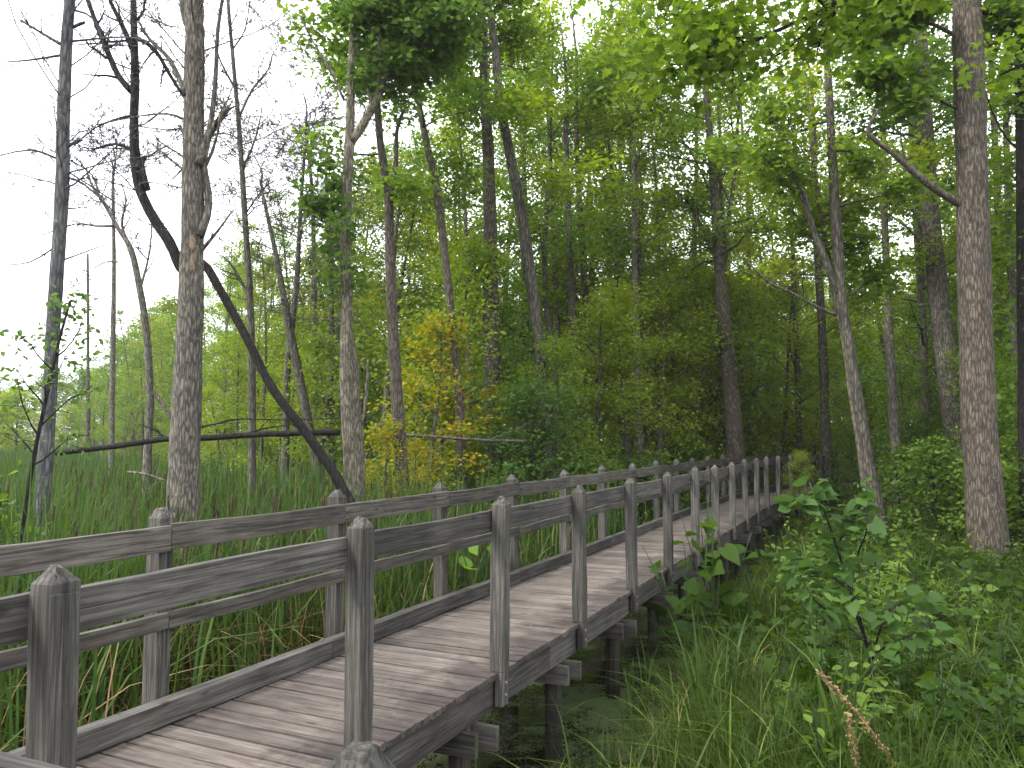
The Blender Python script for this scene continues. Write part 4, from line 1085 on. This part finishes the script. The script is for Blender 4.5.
o = link('thatch', blades_mesh('thatch', B, rng.uniform(.12, .4, len(B)), rng.uniform(.005, .012, len(B)), rng.uniform(.7, 1.6, len(B)), nseg=4), 'blade_dry'); tag(o, 'flattened brown thatch between the grass', kind='stuff')
B = scatter(2600, bank_pt)
o = link('dry_grass', blades_mesh('dry_grass', B, rng.uniform(.3, .75, len(B)), rng.uniform(.005, .01, len(B)), rng.uniform(.2, 1.3, len(B)), nseg=5), 'blade_dry'); tag(o, 'dead tan grass blades in the bank', kind='stuff')
def under_pt():
    p = bank_pt()
    if p is None or p[2] < -1.0: return None
    x, y, z = p; s, off = side_of(x, y)
    if off < 1.6: return None
    cl = vnoise(x, y, 1.1)
    if cl < -.35: return None
    return (x, y, z + random.random() ** .8 * (.26 + .4 * max(0, cl)))
B = scatter(34000, under_pt)
o = link('undergrowth', leaf_mesh('undergrowth', B, rng.uniform(.035, .085, len(B)), OVAL, up=.6), 'leaf_herb'); tag(o, 'low leafy undergrowth on the bank', kind='stuff')

def herb(seed, nst, H, leaf, tmpl, pairs, name, leafm='leaf_herb', tilt=.22, stem='stem_green'):
    random.seed(seed); rg = np.random.default_rng(seed); tb = Tubes(); P, D, S = [], [], []
    for k in range(nst):
        az = random.uniform(0, 6.28); t = abs(random.gauss(0, tilt)); h = H * random.uniform(.65, 1.1)
        q = wander((random.gauss(0, .04), random.gauss(0, .04), 0), (math.cos(az) * t, math.sin(az) * t, 1), h, 7, .07, .02)
        tb.add(q, [.006 * H * (1 - .7 * i / 7) + .0015 for i in range(8)], 5)
        for j in range(pairs):
            tt = .25 + .75 * (j + .5) / pairs; p = lerp_poly(q, tt); a = j * 1.57 + random.uniform(-.4, .4)
            for sg in (0, math.pi):
                dv = np.array([math.cos(a + sg), math.sin(a + sg), random.uniform(-.25, .25)])
                ln = leaf * random.uniform(.7, 1.15) * (1.15 - .5 * tt ** 3)
                pet = ln * .35; e = np.array(p) + dv * pet
                tb.add([p, Vector(e)], [.002, .0012], 3, cap=False)
                P.append(e); D.append(dv); S.append(ln)
    r = empty(name); link('stem', tb.mesh('stem'), stem, r)
    link('foliage', leaf_mesh('foliage', P, np.array(S), tmpl, up=.5, rg=rg, dirs=np.array(D)), leafm, r)
    return r
HB = [herb(81, 5, .62, .10, OVAL, 7, 'leafy_herb'), herb(82, 4, .75, .085, OVAL, 8, 'leafy_herb', 'leaf_herb_light'), herb(83, 5, .5, .16, HEART, 3, 'broad_leaved_herb'),
      herb(84, 4, .6, .18, MAPLE, 3, 'broad_leaved_herb'), herb(85, 6, .45, .12, HEART, 4, 'broad_leaved_herb', 'leaf_herb_light')]
hb_lab = ['green herb with paired narrow leaves', 'light green herb with small paired leaves', 'herb with broad heart shaped leaves', 'herb with large lobed leaves', 'low light green herb with rounded leaves']
random.seed(8); pts = []; used = set()
for tries in range(9000):
    if len(pts) >= 170: break
    y = 4.3 + 11 * random.random() ** 1.5; u = random.uniform(560, 1060); x = (u - 512) / F * y; s, off = side_of(x, y); z = ground_z(x, y)
    if off < (1.7 if y < 8 else .9) or z < -.95 or any((x - a) ** 2 + (y - b) ** 2 < .26 ** 2 for a, b in pts): continue
    if not vis(x, y, z + .4, 0): continue
    pts.append((x, y)); i = random.choices(range(5), [4, 3, 3, 2, 1])[0]
    r = HB[i] if i not in used else copy_tree(HB[i]); used.add(i)
    r.location = (x, y, z - .01); r.rotation_euler = (0, 0, random.uniform(0, 6.28)); sc = random.uniform(.85, 1.5); r.scale = (sc,) * 3
    u2 = proj((x, y, z))[0]
    w = 'beside the walkway water' if off < 2.4 else 'near the foreground sapling' if u2 < 880 and y < 9 else 'in the lower right corner' if y < 8 else 'below the crooked twin trunks' if u2 < 930 else 'at the foot of the big brown trunk'
    tag(r, f'{hb_lab[i]} {w}', 'herb', 'herbs on the right bank')

# foreground sapling with big dark leaves
def big_sapling():
    random.seed(91); rg = np.random.default_rng(91); Y = 5.7; tb = Tubes(); base = at(886, 705, Y); base.z = ground_z(base.x, base.y); P, D, S = [], [], []
    stems = [[(868, 650), (850, 590), (836, 545), (822, 505), (812, 480)], [(866, 640), (852, 600), (856, 560), (868, 525), (862, 500)], [(872, 660), (884, 620), (905, 600), (925, 595)],
             [(864, 640), (840, 620), (815, 600), (800, 575)], [(850, 590), (830, 575), (806, 560), (790, 560)], [(836, 545), (850, 525), (862, 500), (858, 480)], [(822, 505), (806, 500), (790, 505)], [(870, 655), (900, 640), (935, 622)]]
    for k, st in enumerate(stems):
        q = ([base] if k == 0 else []) + [at(u, v, Y + (random.uniform(-.25, .25) if k else 0)) for u, v in st]
        a, r = smooth([x - base for x in q], [.012 * (1 - .75 * i / (len(q) - 1)) * (1 if k == 0 else .6) + .002 for i in range(len(q))], 3); tb.add(a, r, 6)
        for j in range(44 if k == 0 else 24):
            t = random.uniform(.35 if k == 0 else .25, 1.0); p = lerp_poly(a, t * .999); az = random.uniform(0, 6.28)
            dv = np.array([math.cos(az), math.sin(az), random.uniform(-.75, .15)]); e = np.array(p) + dv * .05
            tb.add([p, Vector(e)], [.002, .0015], 3, cap=False); P.append(e); D.append(dv); S.append(random.uniform(.06, .15))
    r = empty('broad_leaved_sapling', base); link('stem', tb.mesh('stem'), 'bark_dark', r)
    link('foliage', leaf_mesh('foliage', P, np.array(S), HEART, up=.3, rg=rg, dirs=np.array(D)), 'leaf_dark', r)
    tag(r, 'dark stemmed sapling with big drooping leaves in the right foreground', 'sapling')
big_sapling()
def rosette(u, v, Y, n, leaf, lab, H=.5, leafm='leaf_herb', z0=None, tm=HEART, name='broad_leaved_plant', tilt=.5):
    r = herb(int(u * 7 + v), n, H, leaf, tm, 2, name, leafm, tilt); p = at(u, v, Y); r.location = (p.x, p.y, ground_z(p.x, p.y) if z0 is None else z0); tag(r, lab, 'plant')
rosette(716, 600, 9.0, 13, .29, 'clump of large floppy leaves leaning against the walkway edge', 1.9, tilt=.28)
rosette(690, 590, 8.6, 5, .22, 'second large leaved clump, close under the railing posts', 1.45, tilt=.2)
rosette(494, 560, 8.7, 4, .26, 'large pale leaves poking above the far railing', 2.15, 'leaf_green', tilt=.1)
rosette(528, 560, 9.2, 6, .26, 'large dark leaves seen through the far railing', 1.0, 'leaf_dark')
t = copy_tree(KINDS['sapling'][0]); q = bw(16.6, .35); t.location = (q.x, q.y, -1.0); t.scale = (.36, .36, .42); tag(t, 'small lime sapling leaning over the far end of the railing', 'sapling')
t = copy_tree(KINDS['sapling'][1]); q = bw(20.5, 1.0); t.location = (q.x, q.y, -.9); t.scale = (.6, .6, .6); tag(t, 'green sapling hiding the bend of the walkway', 'sapling')
t = copy_tree(KINDS['sapling'][0]); q = bw(23.5, .6); t.location = (q.x, q.y, -.9); t.scale = (.7, .7, .7); tag(t, 'lime green sapling crowding the walkway bend', 'sapling')
# sword leaved clumps in the grass
def clump(u, v, Y, n, H, w, lab):
    p = at(u, v, Y); r = np.random.default_rng(int(u)); B = np.stack([r.normal(0, .05, n), r.normal(0, .05, n), np.zeros(n)], 1)
    o = link('reed_clump', blades_mesh('reed_clump', B, r.uniform(.7, 1.05, n) * H, r.uniform(.8, 1.2, n) * w, r.uniform(.05, .45, n), nseg=6, rg=r), 'blade_cattail'); o.location = (p.x, p.y, ground_z(p.x, p.y)); tag(o, lab, 'reeds')
clump(842, 815, 4.6, 10, 1.45, .034, 'dark green sword leaved clump at the bottom edge, right foreground')
clump(706, 745, 6.0, 14, 1.2, .026, 'upright sword leaved clump in the grass below the railing')
clump(735, 700, 6.6, 10, 1.0, .022, 'smaller sword leaved clump right behind the upright one')
clump(640, 690, 7.2, 12, .9, .016, 'arching pale green clump beside the walkway piles')
clump(595, 735, 6.0, 14, .62, .012, 'arching grass clump at the water edge, nearest the walkway')
clump(920, 560, 10.5, 16, 1.05, .024, 'bright sword leaved clump at the foot of the big brown trunk')
# dead dock stalks
def dock(u, v, Y, H, bend, lab):
    random.seed(int(u)); p = at(u, v, Y); tb = Tubes(); az = math.pi if bend > 0 else 0
    q = [Vector((math.cos(az) * abs(bend) * H * t ** 1.6, 0, H * t * (1 - .25 * abs(bend) * t))) for t in np.linspace(0, 1, 9)]
    tb.add(q, [.006 * (1 - .5 * i / 8) + .001 for i in range(9)], 6)
    r = empty('dead_stalk', (p.x, p.y, ground_z(p.x, p.y))); link('stem', tb.mesh('stem'), 'bare_wood', r)
    P = np.array([tuple(lerp_poly(q, random.uniform(.45, .999))) for _ in range(260)]) + np.random.default_rng(3).normal(0, .006, (260, 3))
    link('seed_head', leaf_mesh('seed_head', P, np.full(260, .022), KITE, up=.1), 'blade_dry', r); tag(r, lab, 'dead stalk')
dock(925, 790, 4.4, 1.15, .5, 'tan dead seed stalk bending left in the right foreground')
dock(866, 800, 4.3, .85, .1, 'short upright tan dead stalk at the bottom edge')

# ------------------------------------------------------------------ damp air
v, f = box_arr(-420, 420, -60, 640, -2.6, 40)
m, nt, N, L = nodes('haze'); pv = N('ShaderNodeVolumePrincipled'); pv.inputs['Density'].default_value = .0004; pv.inputs['Color'].default_value = (.93, .96, 1, 1); pv.inputs['Anisotropy'].default_value = .2
o = N('ShaderNodeOutputMaterial'); L(pv.outputs[0], o.inputs['Volume']); M['haze'] = m
tag(link('haze', pydata('haze', v, f), 'haze'), 'thin damp air', kind='stuff')

# ------------------------------------------------------------------ light
w = bpy.data.worlds.new('World'); SC.world = w; w.use_nodes = True
nt = w.node_tree; nt.nodes.clear(); N = lambda t, **k: _new(nt, t, **k); L = nt.links.new
SUN_EL, SUN_AZ = R(50), R(-118)
sky = N('ShaderNodeTexSky', sky_type='NISHITA', sun_disc=False, sun_elevation=SUN_EL, sun_rotation=SUN_AZ)
sky.air_density = 1.0; sky.dust_density = 2.0
hs = N('ShaderNodeHueSaturation', i_Saturation=.35); L(sky.outputs[0], hs.inputs['Color'])
tc = N('ShaderNodeTexCoord'); mp = N('ShaderNodeMapping'); mp.inputs['Scale'].default_value = (1.2, 1.2, 3.2); L(tc.outputs['Generated'], mp.inputs[0])
n1 = N('ShaderNodeTexNoise', i_Scale=1.4, i_Detail=6.0, i_Roughness=.55); L(mp.outputs[0], n1.inputs['Vector'])
cl = ramp(nt, [(.35, (.70, .70, .70)), (.6, (1, 1, 1))]); L(n1.outputs[0], cl.inputs[0])
cw = N('ShaderNodeMixRGB', blend_type='MULTIPLY', i_0=1.0); cw.inputs[1].default_value = (11.0, 11.3, 11.9, 1); L(cl.outputs[0], cw.inputs[2])
mx = N('ShaderNodeMixRGB', i_0=.82); L(hs.outputs[0], mx.inputs[1]); L(cw.outputs[0], mx.inputs[2])
bg = N('ShaderNodeBackground', i_Strength=.10); L(mx.outputs[0], bg.inputs[0])
o = N('ShaderNodeOutputWorld'); L(bg.outputs[0], o.inputs[0])
sd = bpy.data.lights.new('sun', 'SUN'); sd.energy = 1.5; sd.angle = R(14); sd.color = (1, .96, .9)
so = bpy.data.objects.new('sun', sd); COL.objects.link(so)
sv = Vector((math.sin(SUN_AZ) * math.cos(SUN_EL), math.cos(SUN_AZ) * math.cos(SUN_EL), math.sin(SUN_EL)))
so.rotation_euler = (-sv).to_track_quat('-Z', 'Y').to_euler(); so.location = sv * 60

SC.view_settings.view_transform = 'Standard'; SC.view_settings.look = 'None'; SC.view_settings.gamma = 1; SC.view_settings.use_curve_mapping = False
SC.view_settings.exposure = 2.0
SC.render.engine = 'CYCLES'
cy = SC.cycles
cy.max_bounces = 9; cy.diffuse_bounces = 8; cy.glossy_bounces = 2; cy.transmission_bounces = 8; cy.transparent_max_bounces = 4
cy.volume_bounces = 0; cy.caustics_reflective = False; cy.caustics_refractive = False
cy.use_denoising = True
try: cy.denoiser = 'OPENIMAGEDENOISE'
except Exception: pass
SC.render.film_transparent = False
SC.render.use_persistent_data = False
